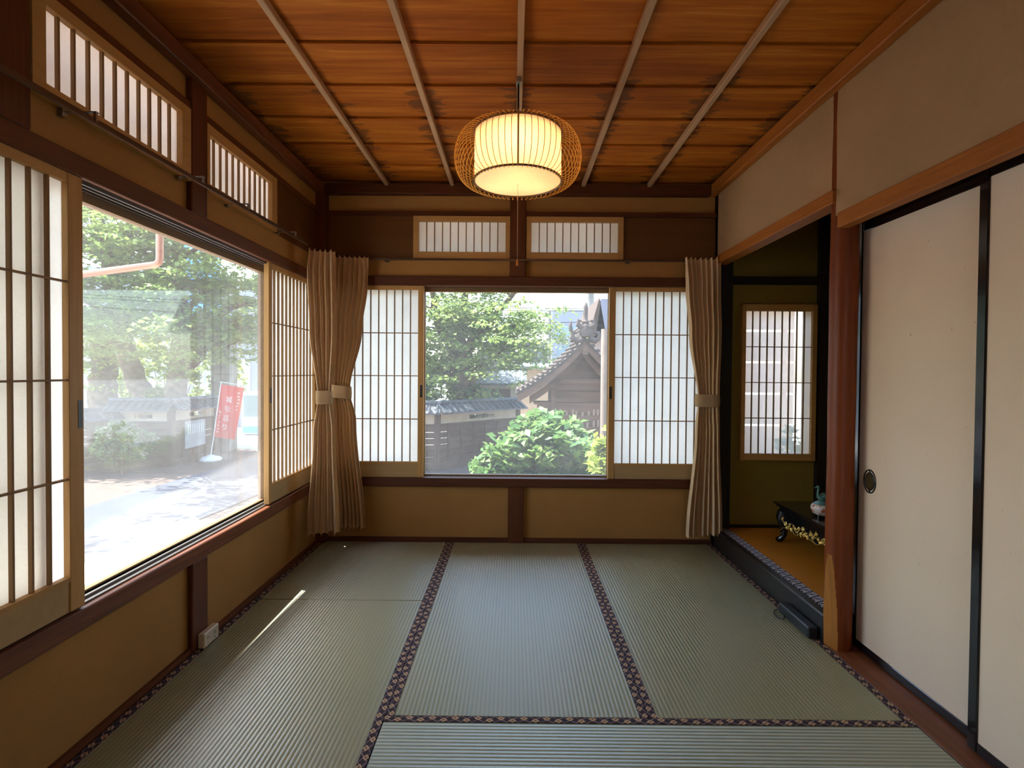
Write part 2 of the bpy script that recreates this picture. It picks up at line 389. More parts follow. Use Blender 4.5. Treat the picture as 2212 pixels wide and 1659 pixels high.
# back wall timbers
trim(B(.04, 1.294, .0, .03, 2.243, 2.275), M['darkwood_x'], 'dark rail above the left transom window of the back wall')
trim(B(1.402, 2.70, .0, .03, 2.243, 2.275), M['darkwood_x'], 'dark rail above the right transom window of the back wall')
trim(MB().box(1.294, 1.402, -.012, .03, 1.832, 2.385, b=.004), M['darkwood'], 'dark post between the two transom windows')
trim(MB().box(.04, 2.70, -.004, .13, 1.768, 1.832, b=.003), M['darkwood_x'], 'dark head beam over the back window')
trim(MB().box(.04, 2.66, -.006, .13, .385, .446, b=.004), M['darkwood_x'], 'dark sill beam of the back window')
trim(MB().box(1.294, 1.402, -.004, .03, .0, .385, b=.003), M['darkwood'], 'short dark post below the back window')
trim(B(.04, 2.70, .010, .03, .0, .028), M['darkwood_x'], 'thin dark floor strip along the back wall')
trim(MB().box(-.03, .045, -.045, .03, 0, 2.385, b=.004), M['darkwood'], 'dark corner post at the left end of the back wall')
M['panel'] = wood('transom_board', (.12, .045, .010), 'X', contrast=.15, fine=25, bump=.04)
trim(B(.045, .633, .016, .03, 1.952, 2.243), M['panel'], 'dark wooden board left of the back transom windows')
trim(B(2.068, 2.700, .016, .03, 1.952, 2.243), M['panel'], 'dark wooden board right of the back transom windows')
trim(B(-.02, -.010, -.662, -.045, 1.950, 2.243), M['panel'], 'dark wooden board beyond the side transom windows')
# left wall timbers
trim(MB().box(-.12, .004, -3.72, .0, 1.768, 1.832, b=.003), M['darkwood_y'], 'dark head beam over the side window')
trim(MB().box(-.02, .006, -3.72, .0, .375, .440, b=.004), M['sillwood_y'], 'worn wooden sill edge of the side window')
s_ = MB(); s_.box(-.12, -.02, -2.72, -.04, .38, .436)
for x in (-.116, -.092, -.066, -.030): s_.box(x, x + .010, -2.72, -.04, .436, .446)
for x in (-.075, -.050, -.026): s_.box(x, x + .008, -2.72, -.04, 1.757, 1.770)
M['track'] = wood('grey_track_wood', (.075, .062, .055), 'Y', contrast=.3, rough=.35, spec=.5)
trim(s_, M['track'], 'grooved sliding track on the side window sill')
trim(MB().box(-.02, .006, -1.43, -1.322, 1.832, 2.375, b=.004), M['darkwood'], 'dark post between the side transom windows')
trim(MB().box(-.02, .004, -1.43, -1.322, .0, .375, b=.004), M['darkwood'], 'short dark post below the side window')
trim(MB().box(-.02, .006, -2.235, -2.135, 1.832, 2.375, b=.004), M['darkwood'], 'dark post at the near end of the side transom')
trim(B(-.02, .0, -1.322, -.045, 2.243, 2.275), M['darkwood_y'], 'dark rail over the far side transom window')
trim(B(-.02, .0, -2.135, -1.43, 2.243, 2.275), M['darkwood_y'], 'dark rail over the near side transom window')
trim(B(-.02, -.004, -3.72, -.0, .0, .022), M['darkwood_y'], 'thin dark floor strip along the left wall')
# right side timbers
trim(MB().box(2.682, 2.765, -1.325, -.03, 1.915, 1.972, b=.003), M['orange_y'], 'orange brown beam over the alcove opening')
trim(MB().box(2.686, 2.738, -3.72, -1.355, 1.800, 1.864, b=.003), M['orange_y'], 'orange brown lintel over the sliding doors')
trim(B(2.738, 2.86, -3.72, -1.275, 1.853, 1.864).box(2.738, 2.780, -3.72, -1.275, 1.842, 1.853), M['orange_y'], 'grooved strip under the lintel of the sliding doors')
trim(MB().box(2.705, 2.86, -3.72, -1.275, -.06, -.004, b=.003), M['sillwood_y'], 'worn wooden threshold under the sliding doors')
trim(B(2.70, 2.808, -.03, .03, 0, 2.42), M['blackpost'], 'black corner post where back wall meets alcove')
trim(B(3.41, 3.47, -.012, .03, .12, 2.42), M['blackpost'], 'black post at the right end of the alcove back wall')
trim(B(2.808, 3.41, -.006, .03, 1.793, 1.845), M['blackrail'], 'black rail above the alcove window')
trim(B(2.80, 3.60, .0, .03, .12, .135), M['blackrail'], 'thin black strip at the foot of the alcove back wall')

# alcove pillar: round log with a planed lower facet
pl = MB(); ang = 96; rows = []; pcx, pcy, pr = 2.750, -1.308, .053
for i in range(121):
    z = -.02 + 2.42 * i / 120; r = pr * (1 + .02 * math.sin(z * 5.1) + .012 * math.sin(z * 13))
    row = []
    for k in range(ang):
        a = 2 * PI * k / ang; x = r * math.cos(a); y = r * math.sin(a)
        if z < .42:
            d = pr * (.74 + .26 * (max(z, 0) / .42) ** 1.6); nx, ny = math.cos(math.radians(196)), math.sin(math.radians(196))
            q = x * nx + y * ny
            if q > d: x -= (q - d) * nx; y -= (q - d) * ny
        row.append((pcx + x, pcy + y, z))
    rows.append(row)
pl.grid(rows, True, True)
pp = pl.build('alcove_pillar', [M['pillar'], M['pillar_cut']], None)
tag(pp, 'polished red-brown round log pillar between the alcove and the sliding doors', 'pillar')
for f in pp.data.polygons:
    cz = f.center.z; d = pr * (.74 + .26 * (max(cz, 0) / .42) ** 1.6)
    px, py = f.center.x + pp.location.x - pcx, f.center.y + pp.location.y - pcy
    if cz < .42 and px * math.cos(math.radians(196)) + py * math.sin(math.radians(196)) > d - .0012: f.material_index = 1

# ------------------------------------------------------------------ windows
def glaze_left():
    w = empty('window_1', (-.1, -1.35, .44), 'big glass side window on the left looking onto the yard', 'window', None, 'structure')
    f = MB()
    f.box(-.118, -.082, -2.72, -.04, 1.728, 1.768); f.box(-.118, -.082, -2.72, -.04, .436, .452)
    for y in (-2.72, -1.995, -.64, -.06): f.box(-.117, -.083, y - .0, y + .022, .45, 1.73)
    M['sashwood'] = wood('sash_wood', (.20, .12, .055), 'Y', contrast=.2)
    f.build('window_frame', M['sashwood'], w)
    p = MB().box(-.101, -.098, -2.70, -.06, .45, 1.73).build('glass_pane', M['glass'], w)
glaze_left()
def glaze_back():
    w = empty('window_2', (1.34, .1, .44), 'glass window in the middle of the back wall looking onto bushes and a small roofed shed', 'window', None, 'structure')
    f = MB()
    f.box(.04, 2.64, .075, .115, 1.738, 1.770); f.box(.04, 2.64, .075, .115, .446, .456)
    for x in (.04, .682, 1.985, 2.618): f.box(x, x + .022, .076, .114, .456, 1.738)
    f.build('window_frame', M['sashwood'], w)
    MB().box(.06, 2.62, .093, .096, .456, 1.738).build('glass_pane', M['glass'], w)
glaze_back()
wn = [2]
def lattice_window(axis, a0, a1, z0, z1, fw, nb, hb, face, label, pmat='paper', depth=.03, bw=.0032):
    """framed paper window in a wall. axis 'x' (back wall) or 'y' (left wall); face = plane of the frame front"""
    wn[0] += 1
    fx = 1 if axis == 'x' else 0
    sgn = 1 if axis == 'x' else -1     # behind direction
    def bx(mb, p0, p1, q0, q1, zz0, zz1, **k):
        if axis == 'x': mb.box(p0, p1, face + q0, face + q1, zz0, zz1, **k)
        else: mb.box(face - q0, face - q1, p0, p1, zz0, zz1, **k)
    w = empty('window_%d' % wn[0], ((a0 + a1) / 2, face, z0) if axis == 'x' else (face, (a0 + a1) / 2, z0), label, 'window', None, 'structure')
    f = MB(); l, r, b, t = fw
    bx(f, a0, a0 + l, 0, depth, z0, z1); bx(f, a1 - r, a1, 0, depth, z0, z1)
    bx(f, a0 + l, a1 - r, 0.001, depth, z1 - t, z1); bx(f, a0 + l, a1 - r, 0.001, depth, z0, z0 + b)
    f.build('window_frame', M['gold_x' if axis == 'x' else 'gold_y'], w)
    bar = MB(); A0, A1, Z0, Z1 = a0 + l, a1 - r, z0 + b, z1 - t
    for i in range(1, nb + 1):
        p = A0 + (A1 - A0) * i / (nb + 1); bx(bar, p - bw, p + bw, .012, .022, Z0, Z1)
    for i in range(1, hb + 1):
        p = Z0 + (Z1 - Z0) * i / (hb + 1); bx(bar, A0, A1, .009, .020, p - bw * .8, p + bw * .8)
    bar.build('lattice', M['lattice'], w)
    pm = MB(); bx(pm, A0, A1, .023, .0245, Z0, Z1); pm.build('paper_pane', M[pmat], w)
    return w
lattice_window('x', .633, 1.299, 1.954, 2.241, (.035, .035, .045, .036), 10, 0, -.004, 'small paper transom window left of the post on the back wall', depth=.035)
lattice_window('x', 1.406, 2.068, 1.954, 2.241, (.034, .034, .045, .036), 10, 0, -.004, 'small paper transom window right of the post on the back wall', depth=.035)
lattice_window('y', -2.130, -1.432, 1.950, 2.243, (.042, .055, .038, .036), 10, 0, .004, 'near paper transom window high on the left wall', depth=.05, bw=.004)
lattice_window('y', -1.318, -.662, 1.950, 2.243, (.020, .06, .038, .044), 10, 0, .004, 'far paper transom window high on the left wall', depth=.05, bw=.003)
tw = lattice_window('x', 2.884, 3.394, .588, 1.655, (.026, .030, .045, .045), 8, 3, -.012, 'paper lattice window in the dark alcove', 'paper_toko', .045, .0035)

M['fenceboard'] = wood('fence_board_wood', (.95, .68, .46), 'X', contrast=.1)
fo = empty('board_fence', (3.35, .78, -.65), 'pale wooden board fence seen blurred through the paper window of the alcove', 'fence')
for i in range(9): B(3.05, 3.66, .77, .785, -.55 + i * .262, -.55 + i * .262 + .246).build('board', M['fenceboard'], fo)
for x in (3.12, 3.56): B(x, x + .05, .786, .82, -.65, 1.82).build('post', M['fenceboard'], fo)

# ------------------------------------------------------------------ shoji
def shoji(axis, a0, a1, face, fl, fr, nb, label, cells=None, pull_at=None, top=.028, koshi=.092):
    sp = .0563
    def bx(mb, p0, p1, q0, q1, z0, z1, **k):
        if axis == 'x': mb.box(p0, p1, face + q0, face + q1, z0, z1, **k)
        else: mb.box(face - q0, face - q1, p0, p1, z0, z1, **k)
    z0, z1 = .447, 1.768
    o = empty('shoji_screen', ((a0 + a1) / 2, face + .012, z0) if axis == 'x' else (face - .012, (a0 + a1) / 2, z0), label, 'sliding screen', 'sliding paper screens at the windows')
    f = MB(); bx(f, a0, a0 + fl, 0, .028, z0, z1, b=.0015); bx(f, a1 - fr, a1, 0, .028, z0, z1, b=.0015)
    bx(f, a0 + fl, a1 - fr, .002, .026, z1 - top, z1)
    f.build('frame', M['gold_z'], o)
    k = MB(); bx(k, a0 + fl, a1 - fr, .004, .024, z0, z0 + koshi); k.build('bottom_board', M['board'], o)
    k = MB(); bx(k, a0 + fl, a1 - fr, .001, .026, z0 + koshi, z0 + koshi + .014); k.build('bottom_rail', M['gold_x' if axis == 'x' else 'gold_y'], o)
    bar = MB(); A0, A1, Z0, Z1 = a0 + fl, a1 - fr, z0 + koshi + .014, z1 - top
    n = nb + 1
    for i in range(1, n):
        p = A0 + (A1 - A0) * i / n; bx(bar, p - .0032, p + .0032, .008, .020, Z0, Z1)
    for z in (.849, 1.148, 1.443): bx(bar, A0, A1, .004, .016, z - .003, z + .003)
    bar.build('lattice', M['lattice'], o)
    pm = MB(); bx(pm, A0, A1, .0205, .0215, Z0, Z1); pm.build('paper', M['paper'], o)
    if pull_at is not None:
        q = MB(); bx(q, pull_at - .008, pull_at + .008, -.0012, .004, 1.00, 1.085); q.build('finger_pull', M['black'], o)
    return o
shoji('x', .032, .704, .012, .030, .038, 10, 'paper screen left of the back window, half behind the curtains', pull_at=.690)
shoji('x', 1.981, 2.662, .012, .043, .030, 10, 'paper screen right of the back window, beside the single curtain', pull_at=1.995)
shoji('y', -2.66, -1.958, -.004, .03, .052, 10, 'large paper screen at the near left edge of the side window', pull_at=-1.972)
shoji('y', -.744, -.058, -.004, .040, .03, 11, 'narrow-looking paper screen at the far end of the side window', pull_at=-.722)

shoji('y', -2.70, -2.060, -.042, .03, .030, 10, 'second paper screen overlapping behind the near screen of the side window')

# ------------------------------------------------------------------ fusuma doors
def fusuma(y0, y1, x, label, pull_y=None):
    z0, z1 = .0, 1.851
    o = empty('fusuma_door', (x + .012, (y0 + y1) / 2, z0), label, 'sliding door', 'sliding doors on the right wall')
    f = MB(); f.box(x, x + .026, y0, y0 + .034, z0, z1, b=.003); f.box(x, x + .026, y1 - .034, y1, z0, z1, b=.003)
    f.box(x + .002, x + .024, y0 + .034, y1 - .034, z1 - .056, z1, b=.002); f.box(x + .002, x + .024, y0 + .034, y1 - .034, z0, z0 + .034, b=.002)
    f.build('door_frame', M['lacquer'], o)
    B(x + .006, x + .020, y0 + .034, y1 - .034, z0 + .034, z1 - .056).build('paper_panel', M['fusuma'], o)
    if pull_y is not None:
        c = (x + .005, pull_y, .735); r1, r2 = .036, .048
        q = MB()
        for s in (1.0, .74):
            q.tube([(c[0], c[1] + r1 * s * math.cos(a), c[2] + r2 * s * math.sin(a)) for a in [2 * PI * k / 40 for k in range(40)]], .0028, 8, closed=True)
        for a in (90, 0, -90, 180): 
            a = math.radians(a); q.tube([(c[0], c[1] + r1 * s * math.cos(a), c[2] + r2 * s * math.sin(a)) for s in (.74, 1.0)], .003, 6)
        pu = q.build('door_pull', M['pull'], o)
        cup = MB(); rows = []
        for s, dx in ((.74, -.001), (.66, .0), (.6, .0006), (.01, .0008)):
            rows.append([(c[0] + dx, c[1] + r1 * s * math.cos(a), c[2] + r2 * s * math.sin(a)) for a in [2 * PI * k / 40 for k in range(40)]])
        cup.grid(rows, True, True).build('pull_cup', M['pull_in'], pu)
    return o
fusuma(-2.21, -1.282, 2.820, 'pale paper sliding door beside the alcove pillar with an oval pull', -1.385)
fusuma(-2.82, -1.916, 2.784, 'pale paper sliding door at the right edge of the photo, in front of its neighbour')
fusuma(-3.71, -2.79, 2.820, 'pale paper sliding door beside the camera')

# ------------------------------------------------------------------ tatami
def mat(x0, x1, y0, y1, axis, label):
    cx, cy = (x0 + x1) / 2, (y0 + y1) / 2; e = .0012
    o = empty('tatami_mat', (cx, cy, -.03), label, 'tatami mat', 'tatami mats covering the floor')
    bw = .030
    if axis == 'Y':
        MB().box(x0 + bw * .9, x1 - bw * .9, y0 + e, y1 - e, -.03, -.0012, b=.003).build('woven_surface', M['tatY'], o, origin=(cx, cy, 0))
        for xa in (x0 + e, x1 - bw):
            B(xa, xa + bw - e, y0 + e, y1 - e, -.03, .0008).build('cloth_border', M['bordY'], o, origin=(xa + bw / 2, cy, 0))
    else:
        MB().box(x0 + e, x1 - e, y0 + bw * .9, y1 - bw * .9, -.03, -.0012, b=.003).build('woven_surface', M['tatX'], o, origin=(cx, cy, 0))
        for ya in (y0 + e, y1 - bw):
            B(x0 + e, x1 - e, ya, ya + bw - e, -.03, .0008).build('cloth_border', M['bordX'], o, origin=(cx, ya + bw / 2, 0))
mat(0, .895, -.905, .008, 'Y', 'half-size tatami mat in the far left corner by the curtains')
mat(0, .895, -2.70, -.907, 'Y', 'long tatami mat along the left wall under the side window')
mat(.895, 1.80, -1.80, .008, 'Y', 'tatami mat in the middle of the floor with a grey sheen')
mat(1.80, 2.70, -1.80, .008, 'Y', 'tatami mat on the right beside the alcove step')
mat(.895, 2.70, -2.70, -1.80, 'X', 'crosswise tatami mat nearest the camera')
mat(0, 2.70, -3.70, -2.70, 'X', 'tatami mat behind the camera')

# ------------------------------------------------------------------ alcove floor and things
w = MB(); w.box(2.745, 3.60, -1.275, .0, .0, .113)
struct('floor_alcove', w, M['darkwood_y'], None, 'raised wooden floor of the alcove', 'floor')
def mk_orange():
    m, t = nt('alcove_mat_weave'); g = G(t)
    a = g.noise(g.coord((30, 300, 1)), 1, 3, .6); b = g.noise(g.coord(), 2, 3)
    c = g.ramp(b, [(.3, (.56, .20, .012)), (.7, (.64, .25, .018))]); c = g.mix(g.m('MULTIPLY', a, .4), c, (.36, .13, .02))
    g.out(g.pbr(c, .5, .4, g.bump(a, .3, .001))); return m
o = empty('alcove_mat', (3.17, -.7, .113), 'orange woven mat on the raised alcove floor', 'mat')
B(2.798, 3.60, -1.275, .0, .113, .121).build('woven_surface', mk_orange(), o)
B(2.745, 2.799, -1.275, .0, .113, .1225).build('cloth_border', M['bordA'], o, origin=(2.772, -.7, .12))
o['label'] = 'orange woven mat with a black and white edge on the alcove floor'
tag(MB().box(2.70, 2.745, -1.29, .0, -.02, .121, b=.006).build('alcove_sill', M['lacquer_dull'], None), 'black lacquered front beam of the alcove step', 'beam')

def lacquer_table():
    x0, x1, y0, y1 = 2.985, 3.385, -1.06, -.26; zf, zt = .122, .372
    o = empty('low_table', ((x0 + x1) / 2, (y0 + y1) / 2, zf), 'low black lacquer table with gold carved apron in the alcove', 'table')
    t = MB(); t.box(x0, x1, y0, y1, zt - .012, zt, b=.003); t.box(x0 + .012, x1 - .012, y0 + .012, y1 - .012, zt - .026, zt - .012, b=.003)
    t.box(x0 + .028, x1 - .028, y0 + .028, y1 - .028, zt - .05, zt - .026, b=.003)
    t.build('table_top', M['lacquer'], o)
    # apron panels with a scalloped lower edge
    def apron(p0, p1, nrm):
        p0, p1 = Vector(p0), Vector(p1); L = (p1 - p0).length; d = (p1 - p0) / L; n = 48; top = []; bot = []
        for i in range(n + 1):
            u = i / n; s = abs(u - .5) * 2
            h = .078 + .042 * s ** 2 + .012 * math.cos(u * 2 * PI * 4) + .008 * math.sin(u * 2 * PI * 7 + 1)
            q = p0 + d * (u * L); top.append(q); bot.append(q - Vector((0, 0, h)))
        a = MB(); nn = Vector(nrm) * .014
        rows = [[q for q in top], [q for q in bot], [q + nn for q in bot], [q + nn for q in top]]
        a.grid(rows, False)
        ap = a.build('apron', M['lacquer'], o)
        g = MB(); rr = random.Random(int(L * 1000))
        nb = int(L / .017)
        for i in range(nb):     # scrolls and leaves in gold relief
            u = (i + .5) / nb; s = abs(u - .5) * 2; hh = .074 + .038 * s ** 2
            c = p0 + d * (u * L) - Vector((0, 0, hh * rr.uniform(.35, 1.0))) - Vector(nrm) * .001
            r0 = rr.uniform(.010, .017); ph = rr.uniform(0, 6.3); sg = rr.choice((-1, 1))
            pts = []; rad = []
            for k in range(13):
                a_ = ph + sg * k * .48; r = r0 * (1 - k / 15)
                pts.append(c + d * (r * math.cos(a_)) + Vector((0, 0, r * math.sin(a_)))); rad.append(.0032 * (1 - k / 20))
            g.tube(pts, rad, 6)
            for j in range(3):
                a_ = rr.uniform(0, 6.3); e = c + d * (math.cos(a_) * .018) + Vector((0, 0, math.sin(a_) * .012))
                g.tube([c, (c + e) / 2 - Vector(nrm) * .002, e], [.001, .0045, .001], 6)
        # gold line following the lower edge
        g.tube([b_ - Vector(nrm) * .001 + Vector((0, 0, .004)) for b_ in bot], .0022, 6)
        g.build('gilding', M['gold'], ap)
    ax0, ax1, ay0, ay1 = x0 + .03, x1 - .03, y0 + .03, y1 - .03; az = zt - .05
    apron((ax0, ay0, az), (ax0, ay1, az), (1, 0, 0)); apron((ax1, ay0, az), (ax1, ay1, az), (-1, 0, 0))
    apron((ax0, ay0, az), (ax1, ay0, az), (0, 1, 0)); apron((ax0, ay1, az), (ax1, ay1, az), (0, -1, 0))
    for sx, sy in ((0, 0), (0, 1), (1, 0), (1, 1)):
        cx, cy = (ax1 if sx else ax0), (ay1 if sy else ay0); dx, dy = (1 if sx else -1), (1 if sy else -1)
        cx -= dx * .018; cy -= dy * .018
        prof = [(0, .008, .030), (.25, .016, .031), (.45, .010, .024), (.65, -.004, .018), (.82, -.004, .015), (.92, .008, .017), (1.0, .020, .019)]
        pts, rad = [], []
        for u, off, r in prof:
            pts.append((cx + dx * off * .7, cy + dy * off * .7, az - u * (az - zf - .018))); rad.append(r)
        l = MB().tube(pts, rad, 12)
        cc = pts[-1]; l.lathe([(.0, -.018), (.016, -.018), (.022, -.010), (.022, .002), (.012, .012), (.0, .014)], (cc[0] + dx * .004, cc[1] + dy * .004, cc[2]), 12)
        lg = l.build('leg', M['lacquer'], o)
        g = MB()
        for s in (-1, 1):
            g.tube([(p[0] + dx * r * .72 - (dy * s * r * .7 if False else 0) - (dx * .6 * r if s > 0 else 0), p[1] + dy * r * .72 - (dy * .6 * r if s < 0 else 0), p[2]) for p, r in zip(pts, rad)], .0028, 6)
        g.build('gilding', M['gold'], lg)
lacquer_table()
# incense burner with bird lid
def porcelain():
    m, t = nt('painted_porcelain'); g = G(t)
    v = g.n('ShaderNodeTexVoronoi'); v.inputs['Scale'].default_value = 38; g.link(g.coord(), v.inputs['Vector'])
    n = g.noise(g.coord(), 30, 3)
    c = g.mix(g.m('LESS_THAN', v.outputs['Distance'], .36), (.62, .52, .47), (.42, .10, .05))
    c = g.mix(g.m('GREATER_THAN', n, .58), c, (.55, .42, .30))
    g.out(g.pbr(c, .15, .6)); return m
kc = (3.085, -.625, .372)
o = empty('incense_burner', kc, 'small red and white porcelain pot with a green bird lid on the low table', 'ornament')
k = MB(); k.lathe([(.0, .012), (.034, .012), (.050, .022), (.060, .042), (.060, .060), (.054, .072), (.048, .076), (.044, .074), (.046, .060), (.0, .055)], kc, 32); k.build('pot', porcelain(), o)
for a in (90, 210, 330):
    a = math.radians(a); x, y = kc[0] + .034 * math.cos(a), kc[1] + .034 * math.sin(a)
    MB().tube([(x, y, kc[2] + .022), (x * 1.0 + .004 * math.cos(a), y + .004 * math.sin(a), kc[2] + .0)], [.011, .006], 10).build('foot', M['lacquer'], o)
M['celadon'] = plain('celadon_glaze', (.10, .22, .20), .25, .6, var=.25, nscale=40)
k = MB(); k.lathe([(.0, .094), (.020, .092), (.040, .084), (.050, .076), (.050, .073), (.0, .072)], kc, 28)
k.build('lid', M['celadon'], o)
k = MB(); b0 = Vector(kc) + Vector((0, 0, .112))
def dd(x, z): return b0 + Vector((x, .0, z))
k.tube([dd(.046, .012), dd(.034, .006), dd(.016, .0), dd(-.004, -.003), dd(-.020, .002), dd(-.028, .010)], [.003, .013, .021, .022, .015, .009], 14)
k.tube([dd(-.022, .004), dd(-.029, .020), dd(-.028, .036), dd(-.024, .050), dd(-.028, .058)], [.011, .007, .0055, .006, .006], 10)
k.lathe([(.0, -.010), (.007, -.007), (.0095, 0), (.007, .007), (0, .010)], dd(-.028, .058), 12)
k.tube([dd(-.034, .058), dd(-.042, .056), dd(-.050, .054)], [.005, .004, .0015], 8)
for s in (-1, 1): k.tube([b0 + Vector((-.010, s * .018, .006)), b0 + Vector((.014, s * .024, .010)), b0 + Vector((.044, s * .012, .020))], [.006, .012, .002], 8)
k.build('bird', M['celadon'], o)

# small black box + cord at the step by the pillar
o = empty('cable_box', (2.672, -1.13, .0), 'low black box with a cord at the foot of the alcove step', 'cable box')
MB().box(2.650, 2.697, -1.262, -1.00, .001, .052, b=.005).build('box', M['black'], o)
pts = [(2.665, -1.01, .02), (2.655, -.985, .008), (2.635, -.99, .004), (2.618, -1.02, .004), (2.612, -1.06, .004), (2.628, -1.085, .004), (2.645, -1.07, .006), (2.652, -1.05, .012)]
P = []
for i in range(len(pts) - 1):
    for t in (0, .25, .5, .75): P.append(Vector(pts[i]).lerp(Vector(pts[i + 1]), t))
MB().tube(P, .0028, 6).build('cord', M['black'], o)

# wall outlet
o = empty('wall_outlet', (.0, -1.345, .004), 'cream double electric outlet at the foot of the post on the left wall', 'outlet')
MB().box(.004, .034, -1.400, -1.292, .004, .066, b=.004).build('housing', M['cream'], o)
for yy in (-1.372, -1.322):
    s_ = MB()
    s_.box(.0335, .0346, yy - .006, yy - .004, .034, .046); s_.box(.0335, .0346, yy + .004, yy + .006, .034, .046); s_.box(.0335, .0346, yy - .003, yy + .003, .018, .021)
    s_.build('socket', M['black'], o)

# ------------------------------------------------------------------ curtain rails and curtains
o = empty('curtain_rail', (.05, -1.5, 1.93), 'brown double curtain rail along the left wall', 'curtain rail')
MB().obox((.060, -3.5, 1.907), (.060, -.45, 1.956), .010, .009).build('front_rail', M['rail'], o)
MB().obox((.088, -3.5, 1.884), (.088, -.45, 1.933), .010, .009).build('rear_rail', M['rail'], o)
for y in (-2.02, -1.49, -1.14, -.62):
    zz = 1.907 + .049 * (y + 3.5) / 3.05 + .007
    B(-.02, .094, y - .006, y + .006, zz, zz + .003).box(-.02, -.004, y - .008, y + .008, zz - .012, zz + .012).box(.084, .092, y - .004, y + .004, zz - .024, zz).build('bracket', M['metal'], o)
o = empty('curtain_rail', (1.35, -.055, 1.93), 'thin brown curtain rod along the back wall', 'curtain rail')
MB().box(.08, 2.665, -.040, -.028, 1.932, 1.946, b=.002).build('rod', M['rail'], o)
for x in (.45, 1.348, 2.10):
    B(x - .008, x + .008, -.058, .0, 1.938, 1.943).box(x - .012, x + .012, -.004, .03, 1.93, 1.95).build('bracket', M['rail'], o)

def cloth_mat():
    m, t = nt('curtain_cloth'); g = G(t)
    a = g.noise(g.coord((500, 500, 300)), 1, 2); b = g.noise(g.coord(), 5, 3)
    c = g.ramp(b, [(.3, (.80, .57, .32)), (.7, (.86, .63, .38))]); c = g.mix(g.m('MULTIPLY', a, .2), c, (.60, .42, .22))
    p = g.pbr(c, .9, .2, g.bump(a, .15, .0006)); tr = g.n('ShaderNodeBsdfTranslucent'); tr.inputs[0].default_value = (.45, .34, .22, 1)
    g.out(g.mixs(.14, p, tr.outputs[0])); return m
M['cloth'] = cloth_mat()
M['band'] = plain('shaded_band_cloth', (.50, .34, .19), .9, .2)  # same fabric as the curtains, with shade put into its colour
def curtain(P0, P1, ztop, zbot, ztie, prof, nf, amp, seed, label, sweep=0.0):
    """prof: list (z, t_left, t_right, amp_scale) edges as fraction along P0->P1"""
    rr = random.Random(seed); P0, P1 = Vector(P0), Vector(P1); D = P1 - P0; L = D.length; d = D / L; nrm = Vector((d.y, -d.x, 0))
    o = empty('curtain', (*(P0 + D * .5).xy, zbot), label, 'curtain', 'beige tied-back curtains')
    ph = [rr.uniform(-.5, .5) for _ in range(nf + 1)]; am = [rr.uniform(.7, 1.25) for _ in range(nf + 1)]; drop = [rr.uniform(0, .012) for _ in range(nf + 1)]
    NS = nf * 12; NZ = 90; rows = []
    prof = sorted(prof, key=lambda p: -p[0])
    def ed(z):
        for i in range(len(prof) - 1):
            a, b = prof[i], prof[i + 1]
            if a[0] >= z >= b[0]:
                u = (a[0] - z) / (a[0] - b[0]); u = u * u * (3 - 2 * u)
                return [a[j] + (b[j] - a[j]) * u for j in (1, 2, 3)]
        return list(prof[-1][1:]) if z < prof[-1][0] else list(prof[0][1:])
    for i in range(NZ + 1):
        z = ztop + (zbot - ztop) * i / NZ; l, r, s = ed(z); row = []
        hd = max(0, 1 - (ztop - z) / .10)
        for k in range(NS + 1):
            u = k / NS; fi = u * nf; j = int(min(fi, nf - 1)); fr = fi - j
            a = am[j] * (1 - fr) + am[j + 1] * fr; p = ph[j] * (1 - fr) + ph[j + 1] * fr
            w = math.sin(2 * PI * fi + p); w = math.copysign(abs(w) ** .75, w)
            w2 = .25 * math.sin(2 * PI * fi * 2.0 + p * 3 + z * 1.3)
            off = 1.3 * amp * s * a * (w + w2 * (1 - hd)) * (1 - .25 * hd)
            bulge = -amp * .9 * math.sin(PI * u) * (1 if s < .75 else .6)
            uu = u + .045 * (5 / nf) * math.sin(2 * PI * fi + 1.2 + p) * s
            q = P0 + d * (L * (l + (r - l) * uu)) + nrm * (off + bulge)
            zz = z - (drop[j] * (i / NZ)) - (0 if i else .0) + (.006 * math.sin(2 * PI * fi * 1.0 + p) * hd)
            row.append((q.x, q.y, zz))
        rows.append(row)
    MB().grid(rows).build('cloth', M['cloth'], o)
    # header tape seen at the top
    l, r, s = ed(ztie); cen = P0 + d * (L * (l + r) / 2) + nrm * (-amp * .5); hw = L * (r - l) / 2 + .006; hh = amp * 1.15 + .008
    tb = MB(); rw = []
    for zz, e in ((-.042, 0), (-.036, .002), (0, .004), (.036, .002), (.042, 0)):
        row = []
        for k in range(40):
            a = 2 * PI * k / 40; ca, sa = math.cos(a), math.sin(a)
            x = math.copysign(abs(ca) ** .6, ca) * (hw + e); y = math.copysign(abs(sa) ** .7, sa) * (hh + e)
            q = cen + d * x + nrm * y; row.append((q.x, q.y, ztie + zz + sweep * ca * .02))
        rw.append(row)
    tb.grid(rw, True, True).build('tieback', M['band'], o)
    return o
